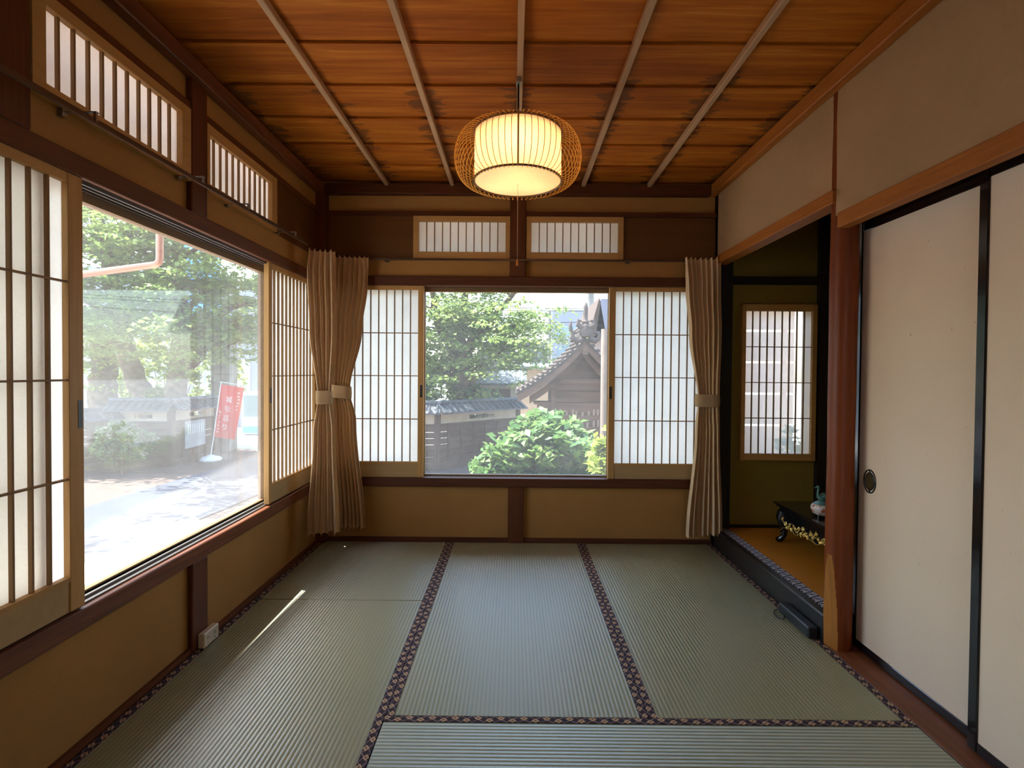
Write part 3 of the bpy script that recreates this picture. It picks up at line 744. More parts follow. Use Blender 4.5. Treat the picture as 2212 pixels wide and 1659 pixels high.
# left pair
curtain((.045, -.40, 0), (.235, -.33, 0), 1.925, .165, 1.015, [(1.925, .12, .88, .7), (1.80, .06, .90, .9), (1.45, .12, .92, 1), (1.015, .38, .78, .55), (.80, .24, .90, .9), (.165, .06, 1.03, 1)], 5, .030, 3,
        'beige curtain on the side window rail, the left of the corner pair')
curtain((.120, -.10, 0), (.345, -.085, 0), 1.945, .125, 1.04, [(1.945, .0, 1.0, .8), (1.75, .0, .98, 1), (1.45, -.05, .82, 1), (1.05, -.06, .48, .55), (.85, -.02, .66, .8), (.125, .12, .92, 1)], 7, .027, 5,
        'beige curtain left of the back window, the right of the corner pair', sweep=-.5)
curtain((2.452, -.105, 0), (2.690, -.10, 0), 1.945, .10, 1.00, [(1.945, .0, 1.0, .8), (1.75, .05, 1.0, 1), (1.45, .16, 1.04, 1), (1.00, .42, 1.02, .55), (.80, .36, 1.04, .8), (.10, .12, 1.14, 1)], 7, .027, 11,
        'beige tied curtain at the right end of the back window')

# ------------------------------------------------------------------ pendant lamp
LX, LY = 1.338, -1.312; zb, zt_ = 2.000, 2.205; DR = .186
o = empty('pendant_lamp', (LX, LY, 2.0), 'round pendant lamp with bamboo rib cage around a glowing paper drum', 'lamp')
M['bamboo'] = plain('bamboo_rib', (.72, .40, .07), .45, .5)
M['bamboo_dark'] = plain('bamboo_rim', (.17, .085, .03), .4, .5)
def lamp_paper(ta=.6):
    m, t = nt('lamp_paper'); g = G(t); a = g.noise(g.coord((6, 6, 1)), 6, 3)
    c = g.ramp(a, [(.3, (.88, .77, .60)), (.7, (.93, .82, .65))])
    d = g.n('ShaderNodeBsdfDiffuse'); g.link(c, d.inputs[0]); tr = g.n('ShaderNodeBsdfTranslucent'); g.link(c, tr.inputs[0])
    g.out(g.mixs(ta, d.outputs[0], tr.outputs[0])); return m
lp = lamp_paper()
MB().lathe([(DR, .0), (DR, zt_ - zb)], (LX, LY, zb), 72).build('paper_drum', lp, o)
dome = [(DR - .002, .004)] + [(DR * math.cos(a) - .002, .004 - .012 * math.sin(a)) for a in [PI / 2 * i / 8 for i in range(1, 8)]] + [(.0005, -.008)]
MB().lathe(dome, (LX, LY, zb), 72).build('diffuser', lamp_paper(.30), o)
rim = MB()
for rr_, z in ((DR + .002, zb + .001), (DR, zt_)):
    rim.tube([(LX + rr_ * math.cos(2 * PI * k / 72), LY + rr_ * math.sin(2 * PI * k / 72), z) for k in range(72)], .0048, 8, closed=True)
for a in (-90, 30, 150):
    a = math.radians(a); rim.tube([(LX + (DR + .003) * math.cos(a), LY + (DR + .003) * math.sin(a), z) for z in (zb, zt_)], .0042, 6)
rim.build('rim', M['bamboo_dark'], o)
cage = MB(); NR = 66
for k in range(NR):
    for tw_ in (0.0,):
        a0 = 2 * PI * (k + .5) / NR; pts = []
        for i in range(17):
            u = i / 16; th = -PI / 2 * 1.0 + PI * u
            r = DR + .004 + .082 * max(math.cos(th), 0) ** .8
            z = (zb + zt_) / 2 - .004 + (.104 + .004) * math.sin(th)
            a = a0
            pts.append((LX + r * math.cos(a), LY + r * math.sin(a), z))
        # hook over the top ring
        pts += [(LX + (DR - .010) * math.cos(a0), LY + (DR - .010) * math.sin(a0), zt_ + .010)]
        cage.tube(pts, .0014, 5)
cage.build('rib_cage', M['bamboo'], o)
MB().lathe([(.0, .0), (.165, .0), (.168, .008), (.0, .012)], (LX, LY, 2.182), 48).build('reflector', plain('lamp_reflector_white', (.75, .72, .66), .5), o)
# centre fitting
ft = MB(); ft.tube([(LX, LY, 2.115), (LX, LY, 2.20)], .016, 12); ft.tube([(LX - DR, LY, zt_ - .004), (LX + DR, LY, zt_ - .004)], .003, 6); ft.tube([(LX, LY - DR, zt_ - .004), (LX, LY + DR, zt_ - .004)], .003, 6)
ft.build('fitting', M['metal'], o)
MB().tube([(LX, LY, 2.20), (LX, LY, 2.425)], .0042, 8).build('cord', M['black'], o)
MB().box(LX - .010, LX + .010, LY - .026, LY + .02, 2.415, 2.438, b=.002).build('ceiling_hook', M['metal'], o)
pc = MB().tube([(LX + .001, LY - .0, 1.992), (LX + .001, LY, 1.668)], .0010, 6).build('pull_cord', M['cream'], o)
M['amber'] = plain('amber_plastic', (.75, .25, .05), .3)
MB().lathe([(0, .026), (.003, .026), (.005, .018), (.0055, .0), (0, -.001)], (LX + .001, LY, 1.642), 12).build('pull_knob', M['amber'], pc)
def lamp(kind, name, loc, energy, col, size=.03, parent=None):
    l = bpy.data.lights.new(name, kind); l.energy = energy; l.color = col
    if kind == 'POINT': l.shadow_soft_size = size
    ob = bpy.data.objects.new(name, l); ob.location = loc; COL.objects.link(ob); return ob
for a in (0, 120, 240):
    a = math.radians(a + 30)
    lb = lamp('POINT', 'lamp_bulb', (LX + .095 * math.cos(a), LY + .095 * math.sin(a), 2.10), .50, (1, .57, .27), .028)

# ------------------------------------------------------------------ outdoors
GZ = -.65
M['soil'] = None
def mk_ground(name, c1, c2, c3, sc=3, fine=90, speck=.66):
    m, t = nt(name); g = G(t)
    a = g.noise(g.coord(), sc, 5, .6); b = g.noise(g.coord(), fine, 3, .6)
    c = g.ramp(a, [(.3, c1), (.7, c2)]); c = g.mix(g.m('GREATER_THAN', b, speck), c, c3)
    g.out(g.pbr(c, .95, .2, g.bump(b, .5, .01))); return m
M['soil'] = mk_ground('yard_soil', (.095, .07, .06), (.14, .11, .095), (.25, .22, .20))
M['pave'] = mk_ground('street_paving', (.40, .40, .40), (.46, .45, .44), (.52, .51, .50), 1.2, 60)
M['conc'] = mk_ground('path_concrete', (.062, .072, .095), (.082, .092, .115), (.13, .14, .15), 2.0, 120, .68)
M['strip'] = mk_ground('eave_strip', (.60, .54, .46), (.68, .62, .54), (.76, .70, .62), 3, 140, .66)
M['plank'] = wood('weathered_planks', (.085, .055, .043), 'X', rough=.8, contrast=.3, fine=30)
M['plankv'] = wood('weathered_posts', (.085, .057, .045), 'Z', rough=.8, contrast=.3, fine=30)
M['roof'] = plain('grey_roof_tiles', (.055, .062, .075), .45, .5, var=.3, nscale=6)
M['stucco'] = plain('cream_stucco', (.42, .36, .29), .9, .2, var=.08)
M['white'] = plain('white_building', (.27, .29, .335), .8, .3, var=.04, nscale=1)
M['bark'] = plain('tree_bark', (.12, .085, .06), .95, .2, var=.45, nscale=9)
M['leafA'] = foliage('leaves_fresh', (0.105, 0.187, 0.053), (0.180, 0.277, 0.075), (0.299, 0.397, 0.113))
M['leafB'] = foliage('leaves_maple', (0.121, 0.195, 0.054), (0.188, 0.276, 0.074), (0.296, 0.376, 0.114))
M['leafC'] = foliage('leaves_glossy', (0.062, 0.156, 0.044), (0.119, 0.237, 0.062), (0.225, 0.349, 0.106), .35, .4)
M['leafD'] = foliage('leaves_dark', (0.058, 0.122, 0.058), (0.101, 0.194, 0.079), (0.173, 0.288, 0.115), .3)
M['leafY'] = foliage('leaves_yellow', (0.155, 0.250, 0.036), (0.250, 0.345, 0.048), (0.357, 0.416, 0.083), .4, .3)
M['copper'] = plain('copper_pipe', (.48, .22, .15), .35, .5, metal=.6)
M['concrete'] = plain('grey_concrete', (.24, .235, .215), .9, .2, var=.25, nscale=4)

st = lambda n, mb, m, l: struct(n, mb, m, None, l, 'ground')
g0 = B(-60, 60, -30, 90, GZ - .2, GZ - .012); o = g0.build('ground', M['pave']); tag(o, 'bright sunlit paving of the street beyond the yard', 'ground', None, 'structure')
o = MB().prism([(-9, -6, GZ - .012), (-4.28, -6, GZ - .012), (-4.26, 3.3, GZ - .012), (-4.02, 7.4, GZ - .012), (-4.6, 8.3, GZ - .012), (-9, 8.3, GZ - .012)], (0, 0, .014)).build('yard_soil', M['soil']); tag(o, 'dark bare soil in front of the boarded wall', 'ground', None, 'structure')
o = B(-3.9, 8, 1.2, 6.8, GZ - .012, GZ + .003).build('yard_soil', M['soil']); tag(o, 'bare soil under the bushes behind the back window', 'ground', None, 'structure')
o = MB().prism([(-4.26, -6, GZ - .01), (-2.62, -6, GZ - .01), (-2.60, 1.3, GZ - .01), (-2.42, 3.1, GZ - .01), (-2.2, 7.4, GZ - .01), (-4.0, 7.4, GZ - .01), (-4.24, 3.3, GZ - .01)], (0, 0, .03)).build('path', M['conc']); tag(o, 'pale concrete path crossing the yard outside the side window', 'path', None, 'structure')
o = MB().box(-2.58, -.12, -6, 2.5, GZ - .01, GZ + .06, b=.01).build('eave_strip', M['strip']); tag(o, 'beige gravel strip with a kerb along the house wall', 'path', None, 'structure')

o = MB().box(-.1, 4.2, .13, 1.15, GZ - .01, GZ + .05, b=.01).build('eave_strip', M['strip']); tag(o, 'unseen pale gravel strip added under the back window to bounce daylight', 'path', None, 'structure')  # out of view below the sill, added to bounce daylight onto the paper screens
# house eaves (keep the sun off the glass)
e = MB()
def ez(y): return 2.139 + .073 * (max(y, -2.0) + .66)
ys = (-5.0, -2.0, 1.0)
e.grid([[(-.72, y, ez(y)) for y in ys], [(.2, y, 2.62) for y in ys], [(.2, y, 2.70) for y in ys], [(-.72, y, ez(y) + .06) for y in ys], [(-.72, y, ez(y)) for y in ys]], False)
e.prism([(-.2, .13, 2.60), (-.2, .85, 2.20), (-.2, .85, 2.26), (-.2, .13, 2.68)], (4.2, 0, 0))
e.box(-.2, 4.0, -5, .3, 2.62, 2.72)
o = e.build('roof_eaves', M['darkwood_y']); tag(o, 'eaves of the house roof', 'roof', None, 'structure')
o = empty('drain_pipe', (-1.04, -.1, 1.8), 'copper-coloured drain pipe bending under the eave outside the side window', 'pipe')
MB().tube([(-1.035, -.1, 2.30), (-1.038, -.1, 1.92), (-1.043, -.1, 1.893), (-1.065, -.1, 1.876), (-1.10, -.1, 1.871), (-1.60, -.1, 1.802)], .0225, 16).build('pipe', M['copper'], o)
MB().tube([(-1.036, -.1, 2.09), (-1.036, -.1, 2.115)], .027, 16).build('pipe_collar', M['copper'], o)
MB().box(-1.10, -.97, -4.5, .2, 2.30, 2.38, b=.02).build('gutter', M['copper'], o)

# boarded yard wall with tiled coping
def yard_wall(segs, label, low=False):
    """segs: list of (p0, p1, slit?) ; p = (x,y)"""
    o = empty('boarded_wall', (*segs[0][0], GZ), label, 'wall')
    zb, zp, ze, zr = GZ, .20, .395, .61
    if low: zb, zp, ze, zr = GZ, .24, .245, .45
    for (a, b, slit) in segs:
        a, b = Vector((*a, 0)), Vector((*b, 0)); d = (b - a).normalized(); n = Vector((d.y, -d.x, 0)); L = (b - a).length
        if n.dot(Vector((1.33, -3.5, 0)) - a) < 0: n = -n
        def P(s, z, o_=0): return a + d * s + n * o_ + Vector((0, 0, z))
        m = MB()       # planks
        nb = 6
        for i in range(nb):
            z0 = zb + .13 + (zp - zb - .16) * i / nb; z1 = zb + .13 + (zp - zb - .16) * (i + 1) / nb - .008
            m.obox(P(0, (z0 + z1) / 2, .0), P(L, (z0 + z1) / 2, .0), .03, z1 - z0)
        m.obox(P(0, zb + .06, .01), P(L, zb + .06, .01), .07, .12)
        m.obox(P(0, zp - .015, .02), P(L, zp - .015, .02), .06, .035)
        m.obox(P(0, zb + .36, .025), P(L, zb + .36, .025), .04, .035)
        for s_ in np.arange(.25, L - .1, .32): m.obox(P(s_, zb + .13, .022), P(s_, zp - .03, .022), .02, .035, up=tuple(d))
        m.build('planks', M['plank'], o)
        p = MB()
        for s_ in (0.0, L): p.obox(P(s_, zb, .01), P(s_, ze, .01), .09, .09, up=tuple(d))
        p.build('post', M['plankv'], o)
        if not low:
            s0, s1 = (L * .36, L * .68) if slit else (L * .5, L * .5)
            q = MB(); zs0, zs1 = zp + .055, zp + .135
            q.obox(P(0, (zp + zs0) / 2), P(L, (zp + zs0) / 2), .05, zs0 - zp); q.obox(P(0, (zs1 + ze) / 2), P(L, (zs1 + ze) / 2), .05, ze - zs1)
            q.obox(P(0, (zs0 + zs1) / 2), P(s0, (zs0 + zs1) / 2), .05, zs1 - zs0); q.obox(P(s1, (zs0 + zs1) / 2), P(L, (zs0 + zs1) / 2), .05, zs1 - zs0)
            q.build('plaster_band', M['stucco'], o)
            if slit:
                q = MB(); q.obox(P(s0, (zs0 + zs1) / 2, -.02), P(s1, (zs0 + zs1) / 2, -.02), .01, .012); q.build('slit_bar', M['plankv'], o)
        r = MB()       # coping: two slopes and tile ribs
        for sg in (1, -1):
            q0, q1 = P(-.06, ze, .26 * sg), P(L + .06, ze, .26 * sg); t0, t1 = P(-.06, zr - .05, 0), P(L + .06, zr - .05, 0)
            r.prism([q0, q1, t1, t0], (0, 0, .025))
            for s_ in np.arange(0, L + .05, .14):
                r.tube([P(s_, ze + .03, .26 * sg), P(s_, zr - .02, .0)], .022, 6)
        r.tube([P(-.08, zr - .02, 0), P(L + .08, zr - .02, 0)], .045, 8)
        r.build('tiled_coping', M['roof'], o)
    return o
yard_wall([((-6.05, 5.98), (-5.07, 6.09), True), ((-5.07, 6.09), (-4.99, 7.35), True)], 'dark boarded yard wall with a cream band under the two leaning trees')
yard_wall([((-6.7, 4.6), (-6.05, 5.98), False)], 'lower dark boarded wall at the left edge of the side window view', True)
yard_wall([((-1.6, 5.75), (-.08, 5.95), True), ((-.08, 5.95), (1.40, 7.5), True)], 'boarded yard wall with a cream band below the maple, behind the back window')
# notice board on the wall
def on_wall(u, z, off=.06):   # along second segment of the first wall
    a, b = Vector((-5.07, 6.09, 0)), Vector((-4.99, 7.35, 0)); d = (b - a).normalized(); n = Vector((d.y, -d.x, 0)); n = n if n.x > 0 else -n
    return a + d * u + n * off + Vector((0, 0, z))
o = empty('notice_board', tuple(on_wall(.55, -.36)), 'grey weathered notice board hung on the boarded yard wall', 'sign')
MB().prism([on_wall(.28, -.36), on_wall(.86, -.34), on_wall(.86, .17), on_wall(.28, .17)], (.02, 0, 0)).build('panel', plain('notice_grey', (.34, .36, .38), .7), o)
k = MB()
for i in range(8): k.prism([on_wall(.33 + i * .062, -.08, .082), on_wall(.36 + i * .062, -.08, .082), on_wall(.36 + i * .062, .11, .082), on_wall(.33 + i * .062, .11, .082)], (.006, 0, 0))
k.build('slats', plain('notice_slats', (.62, .64, .66), .6), o)

# concrete gate pillar
o = MB().box(-5.30, -4.90, 7.72, 8.12, GZ, 1.75, b=.03).build('gate_pillar', M['concrete']); tag(o, 'thick streaked concrete gate pillar behind the red banner', 'pillar')

# red banner
bx, by = -4.72, 6.76
o = empty('banner_flag', (bx, by, GZ), 'red nobori banner with white vertical lettering on a leaning pole in the yard', 'banner')
base = MB(); base.lathe([(.0, .0), (.20, .0), (.21, .03), (.17, .07), (.08, .10), (.03, .12), (.0, .12)], (bx, by, GZ), 8); base.build('water_base', plain('banner_base_white', (.72, .74, .76), .5), o)
ptop = Vector((-4.475, 6.70, .93)); pbot = Vector((bx, by, GZ + .1))
k = MB().tube([pbot, ptop], .011, 8); wv = Vector((.49, -.02, -.075)); k.tube([ptop - Vector((.03, 0, 0)), ptop + wv], .007, 6); k.build('pole', plain('banner_pole_white', (.75, .75, .74), .4), o)
pd = (ptop - pbot).normalized(); c0 = ptop - pd * .05
Lc = 1.06; NU, NV = 16, 24; rows = []
def cl(u, v):   # u across 0..1, v down 0..1
    p = c0 + Vector((.47, -.02, -.065)) * u - pd * (Lc * v) + Vector((-.04 * u * v, 0, 0))
    p.y += .022 * math.sin(u * 7 + v * 2.5) * (.3 + v)
    return p
for j in range(NV + 1): rows.append([cl(i / NU, j / NV) for i in range(NU + 1)])
cm, ct = nt('banner_red_cloth'); gg = G(ct); pz = gg.pbr((.45, .03, .03), .8, .2); tz = gg.n('ShaderNodeBsdfTranslucent'); tz.inputs[0].default_value = (.5, .035, .035, 1); gg.out(gg.mixs(.5, pz, tz.outputs[0]))
cloth_o = MB().grid(rows).build('banner_cloth', cm, o)
ink = plain('banner_white_ink', (.6, .56, .54), .7)
MBl = MB()
def glyph(ch, u, v, size):
    cu = bpy.data.curves.new('g', 'FONT'); cu.body = ch; cu.size = 1; cu.align_x = 'CENTER'; cu.align_y = 'CENTER'
    ob = bpy.data.objects.new('g', cu); COL.objects.link(ob); dg = bpy.context.evaluated_depsgraph_get(); me = bpy.data.meshes.new_from_object(ob.evaluated_get(dg))
    vs = []
    for q in me.vertices:
        uu = u + q.co.x * size / .47; vv = v - q.co.y * size / Lc; p = cl(uu, vv); vs.append((p.x, p.y - .004, p.z))
    MB().add(vs, [tuple(p.vertices) for p in me.polygons]).build('character', ink, cloth_o)
    COL.objects.unlink(ob); bpy.data.objects.remove(ob); bpy.data.meshes.remove(me)
for ch, v in zip('城址巡り', (.27, .44, .62, .79)): glyph(ch, .46, v, .135)
def dash(u, v, w, h):
    MBl.add([(lambda p: (p.x, p.y - .004, p.z))(cl(u + a * w, v + b * h)) for a, b in ((-1, -1), (1, -1), (1, 1), (-1, 1))], [(0, 1, 2, 3)])
rr = random.Random(4)
for v0, n, u0 in ((.12, 6, .84), (.52, 7, .14)):
    for i in range(n):
        MBl = MB()
        for q in range(3): dash(u0 + rr.uniform(-.035, .035), v0 + i * .062 + rr.uniform(-.014, .014), rr.uniform(.008, .035), rr.uniform(.003, .012))
        MBl.build('small_character', ink, cloth_o)


# ---- vegetation
def leaves_mesh(name, mat, pts, size, parent, seed, flat=.6, long=1.6, kind=None):
    """one small folded leaf (4 verts, 2 tris sharing the midrib) per point"""
    rs = np.random.RandomState(seed); n = len(pts); P = np.asarray(pts, dtype=float)
    nrm = rs.normal(size=(n, 3)); nrm[:, 2] = np.abs(nrm[:, 2]) + flat * 2; nrm /= np.linalg.norm(nrm, axis=1)[:, None]
    a = rs.normal(size=(n, 3)); a -= (a * nrm).sum(1)[:, None] * nrm; a /= np.linalg.norm(a, axis=1)[:, None]; b = np.cross(nrm, a)
    s = size * rs.uniform(.65, 1.25, n)[:, None]
    v = np.stack([P - a * s * long / 2, P + b * s * .5 + nrm * s * .12, P + a * s * long / 2 - nrm * s * .15, P - b * s * .5 + nrm * s * .12], 1).reshape(-1, 3)
    og = np.array(ORG[parent.name]); v = v - og
    me = bpy.data.meshes.new(name); me.vertices.add(4 * n); me.vertices.foreach_set('co', v.ravel())
    me.loops.add(4 * n); me.polygons.add(n); me.loops.foreach_set('vertex_index', np.arange(4 * n)); me.polygons.foreach_set('loop_start', np.arange(0, 4 * n, 4)); me.polygons.foreach_set('loop_total', np.full(n, 4))
    me.materials.append(mat); me.update(calc_edges=True); me.validate()
    ob = bpy.data.objects.new(name, me); COL.objects.link(ob); ob.parent = parent; ORG[ob.name] = Vector(og)
    if kind: ob['kind'] = kind
    return ob
def smooth(pts, n=4):
    out = []
    for i in range(len(pts) - 1):
        p0 = Vector(pts[max(i - 1, 0)]); p1 = Vector(pts[i]); p2 = Vector(pts[i + 1]); p3 = Vector(pts[min(i + 2, len(pts) - 1)])
        for k in range(n):
            t = k / n; out.append(.5 * ((2 * p1) + (-p0 + p2) * t + (2 * p0 - 5 * p1 + 4 * p2 - p3) * t * t + (-p0 + 3 * p1 - 3 * p2 + p3) * t ** 3))
    out.append(Vector(pts[-1])); return out
def tree(root_name, base, limbs, label, cat, leafmat, nleaf, lsize, seed, clusters, spread=(.55, .55, .12), twigs=10, extra=None):
    """limbs: list of (points, r0, r1). clusters: extra foliage centres (p, radius xyz, weight)"""
    rr = random.Random(seed); rs = np.random.RandomState(seed)
    o = empty(root_name, base, label, cat)
    tr = MB(); tips = []
    for i, (pts, r0, r1) in enumerate(limbs):
        sp = smooth(pts, 5); N = len(sp); sp = [p + Vector((rr.uniform(-1, 1), rr.uniform(-1, 1), 0)) * r0 * .12 * (0 < k < N - 1) for k, p in enumerate(sp)]
        rad = [r0 + (r1 - r0) * (k / (N - 1)) ** .8 for k in range(N)]
        if i == 0 or r0 > .15: rad[0] *= 1.35
        tr.tube(sp, rad, 10)
        for k in range(twigs):
            s = rr.uniform(.35, 1) if i else rr.uniform(.5, 1); p = sp[int(s * (N - 1))]
            a = rr.uniform(0, 6.28); L = rr.uniform(.4, 1.1); e1 = p + Vector((math.cos(a) * L * .5, math.sin(a) * L * .5, rr.uniform(0, .25))); e2 = e1 + Vector((math.cos(a + .5) * L * .5, math.sin(a + .5) * L * .5, rr.uniform(-.1, .2)))
            tr.tube([p, e1, e2], [max(r1 * .6, .012), .010, .004], 5); tips += [e1, e2]
        tips.append(sp[-1])
    tr.build('trunk', M['bark'], o)
    cl_ = [(Vector(t), spread, 1.0) for t in tips] + [(Vector(p), r, w) for p, r, w in clusters]
    wsum = sum(c[2] for c in cl_); P = []
    for c, r, w in cl_:
        n = int(nleaf * w / wsum); 
        # a cluster is several flat sprays
        ns = max(2, int(n / 55))
        for _ in range(ns):
            cc = np.array(c) + rs.normal(size=3) * np.array(r) * np.array([.75, .75, 1.6])
            m = max(1, n // ns); q = rs.normal(size=(m, 3)) * np.array([.17, .17, .035]); q[:, 2] -= (q[:, 0] ** 2 + q[:, 1] ** 2) * .5
            P.append(cc + q)
    P = np.concatenate(P); P = P[P[:, 2] > GZ + .1]
    leaves_mesh('foliage', leafmat, P, lsize, o, seed)
    return o
# two leaning trees over the left wall
tree('leaning_tree', (-6.2, 7.0, GZ), [([(-5.95, 7.1, GZ), (-6.15, 7.05, .3), (-6.3, 7, .75), (-6.55, 7, 1.42), (-6.68, 7, 2.2), (-6.9, 7, 3.0), (-6.95, 7, 3.6), (-7.2, 6.9, 4.4)], .25, .11),
      ([(-6.68, 7, 2.2), (-7.3, 6.6, 2.6), (-7.9, 6.3, 2.75)], .09, .03), ([(-6.95, 7, 3.4), (-7.5, 6.8, 3.8), (-8.0, 6.6, 4.4)], .11, .04), ([(-6.9, 7, 3.0), (-6.3, 6.7, 3.6), (-5.9, 6.5, 4.1)], .08, .03),
      ([(-6.6, 7, 1.6), (-7.2, 6.7, 1.9), (-7.7, 6.5, 1.95)], .06, .02)],
     'big tree leaning left with a dark bare trunk, left of the pair behind the wall', 'tree', M['leafA'], 12500, .075, 21,
     [((-6.9, 6.3, 2.4), (.7, .5, .35), 5), ((-6.1, 6.4, 2.1), (.5, .5, .3), 4), ((-6.8, 6.4, 4.4), (.9, .6, .4), 5), ((-5.9, 6.4, 2.9), (.4, .4, .25), 3), ((-7.1, 6.5, 1.5), (.5, .4, .2), 3), ((-7.6, 6.5, 3.4), (.4, .4, .4), 2)])
tree('leaning_tree', (-5.45, 7.0, GZ), [([(-5.35, 7.1, GZ), (-5.5, 7, .3), (-5.58, 7, .75), (-5.5, 7, 1.25), (-5.45, 7, 1.8), (-5.42, 7, 2.3), (-5.5, 7, 3.4), (-5.5, 7, 4.4)], .27, .09),
      ([(-5.5, 7, 1.2), (-5.1, 6.95, 1.36), (-4.86, 6.9, 1.8), (-4.75, 6.8, 2.0), (-4.3, 6.7, 2.37), (-3.7, 6.5, 2.5)], .12, .03), ([(-5.42, 7, 2.3), (-5.0, 6.8, 2.6), (-4.7, 6.7, 2.9)], .08, .03),
      ([(-5.45, 7, 2.9), (-5.9, 6.8, 3.3), (-6.1, 6.7, 3.7)], .07, .03), ([(-5.5, 7, 3.4), (-4.8, 6.8, 3.7), (-4.2, 6.7, 3.9)], .06, .02), ([(-5.45, 7, 1.8), (-4.6, 6.6, 1.7), (-4.2, 6.5, 1.6)], .04, .015)],
     'big tree with a forked trunk, right of the pair behind the wall', 'tree', M['leafA'], 18500, .075, 33,
     [((-5.3, 5.2, 4.9), (.8, .6, .3), 5), ((-5.0, 4.0, 5.2), (.8, .6, .3), 5), ((-4.9, 2.9, 5.4), (.8, .6, .3), 4), ((-5.0, 6.5, 2.2), (.7, .5, .35), 5), ((-4.5, 6.5, 1.75), (.5, .5, .25), 4), ((-4.2, 6.6, 2.9), (.6, .5, .3), 4), ((-5.4, 6.5, 3.3), (.8, .5, .3), 4), ((-3.8, 6.6, 2.1), (.4, .5, .3), 3), ((-5.6, 6.4, 1.9), (.4, .4, .2), 3)])
tree('mossy_tree', (-7.6, 7.6, GZ), [([(-7.55, 7.6, GZ), (-7.55, 7.6, .5), (-7.5, 7.6, 1.2), (-7.6, 7.6, 2.0)], .34, .2)], 'wide mossy tree trunk behind the wall at the left edge of the view', 'tree', M['leafY'], 1500, .07, 5,
     [((-7.6, 7.2, 1.3), (.5, .3, .2), 4)], twigs=3)
# maple in the middle
tree('maple_tree', (.25, 7.5, GZ), [([(.25, 7.6, GZ), (.22, 7.55, .5), (.24, 7.5, 1.0), (.22, 7.5, 1.5)], .34, .24),
      ([(.22, 7.5, 1.4), (-.05, 7.4, 1.8), (-.3, 7.3, 2.3), (-.4, 7.2, 3.2)], .17, .05), ([(.24, 7.5, 1.4), (.5, 7.3, 1.9), (.9, 7.2, 2.3), (1.4, 7.0, 2.9)], .15, .04), ([(.22, 7.5, 1.5), (.2, 7.5, 2.2), (.35, 7.4, 3.2)], .15, .05),
      ([(.7, 7.25, 2.05), (1.1, 7.1, 2.0), (1.5, 7, 2.2)], .05, .02), ([(.2, 7.5, .9), (-.3, 7.3, 1.3), (-.7, 7.2, 1.7)], .08, .03), ([(.3, 7.5, 1.1), (.8, 7.2, 1.4), (1.2, 7.1, 1.7)], .05, .02)],
     'spreading maple tree above the wall in the centre of the back window', 'tree', M['leafB'], 18500, .062, 44,
     [((.1, 6.9, 2.85), (.9, .4, .25), 7), ((.9, 6.9, 2.75), (.6, .4, .2), 3), ((-.3, 7.0, 2.2), (.5, .4, .4), 5), ((.5, 7.0, 2.5), (.6, .4, .4), 5), ((1.2, 6.9, 2.4), (.45, .4, .35), 4), ((-.4, 6.9, 1.5), (.4, .4, .2), 3), ((.9, 7.0, 1.6), (.35, .4, .2), 3.2), ((-.6, 7.0, 2.9), (.5, .4, .3), 3), ((1.0, 7, 3.1), (.7, .4, .2), 3), ((.5, 7.0, 1.9), (.4, .3, .2), 2)])
def shrub(name, c, rad, n, size, mat, seed, label, stems=8, long=1.7, boxy=False):
    rs = np.random.RandomState(seed); rr = random.Random(seed); o = empty(name, (c[0], c[1], GZ), label, 'shrub')
    m = MB()
    for i in range(stems):
        a = rr.uniform(0, 6.28); r = rr.uniform(.2, .8)
        m.tube([(c[0] + rr.uniform(-.06, .06), c[1] + rr.uniform(-.06, .06), GZ), (c[0] + math.cos(a) * rad[0] * r * .5, c[1] + math.sin(a) * rad[1] * r * .5, (GZ + c[2]) / 2), (c[0] + math.cos(a) * rad[0] * r, c[1] + math.sin(a) * rad[1] * r, c[2] + rad[2] * .4)], [.016, .011, .005], 6)
    m.build('stems', M['bark'], o)
    k = n // 9; d = rs.normal(size=(k, 3)); d /= np.linalg.norm(d, axis=1)[:, None]; rr_ = rs.uniform(.55, 1.0, k) ** .5
    bump = 1 + .16 * np.sin(d[:, 0] * 5 + seed) + .12 * np.sin(d[:, 2] * 7 + d[:, 1] * 4)
    ce_ = np.array(c) + d * (rr_ * bump)[:, None] * np.array(rad)
    if boxy:
        dd_ = np.abs(d) ** 4; ce_ = np.array(c) + (d / (dd_.sum(1) ** .25)[:, None]) * (rr_ * bump)[:, None] * np.array(rad)
    P = (ce_[:, None, :] + rs.normal(size=(k, 9, 3)) * size * .55).reshape(-1, 3); P = P[P[:, 2] > GZ + .03]
    leaves_mesh('foliage', mat, P, size, o, seed, flat=.5, long=long); return o
shrub('round_shrub', (-5.46, 5.40, -.12), (.46, .36, .34), 6500, .034, M['leafD'], 3, 'small round shrub in front of the dark boarded wall')
shrub('leafy_bush', (1.72, 2.35, -.08), (.78, .50, .62), 12500, .066, M['leafC'], 8, 'large bright green leafy bush filling the lower right of the back window', 14, 2.0, True)
shrub('leafy_bush', (2.27, 1.20, -.04), (.34, .30, .60), 3800, .050, M['leafY'], 9, 'smaller yellow-green bush at the right edge of the back window', 8, 2.0)
shrub('fence_shrub', (3.45, .50, -.10), (.36, .16, .75), 1500, .05, M['leafY'], 31, 'yellow-green shrub glimpsed blurred behind the alcove window', 5)
shrub('clipped_shrub', (-6.0, 7.1, .52), (.62, .35, .22), 3500, .05, M['leafY'], 14, 'low yellow-green shrub at the foot of the leaning trees above the wall', 4)
shrub('low_shrub', (-.1, 7.5, .55), (1.0, .45, .55), 6500, .055, M['leafD'], 15, 'dark dense shrub around the foot of the maple above the wall', 6)
shrub('hedge_shrub', (-6.9, 8.8, .9), (1.6, .5, .9), 4500, .07, M['leafY'], 16, 'light green hedge far behind the leaning trees', 4)

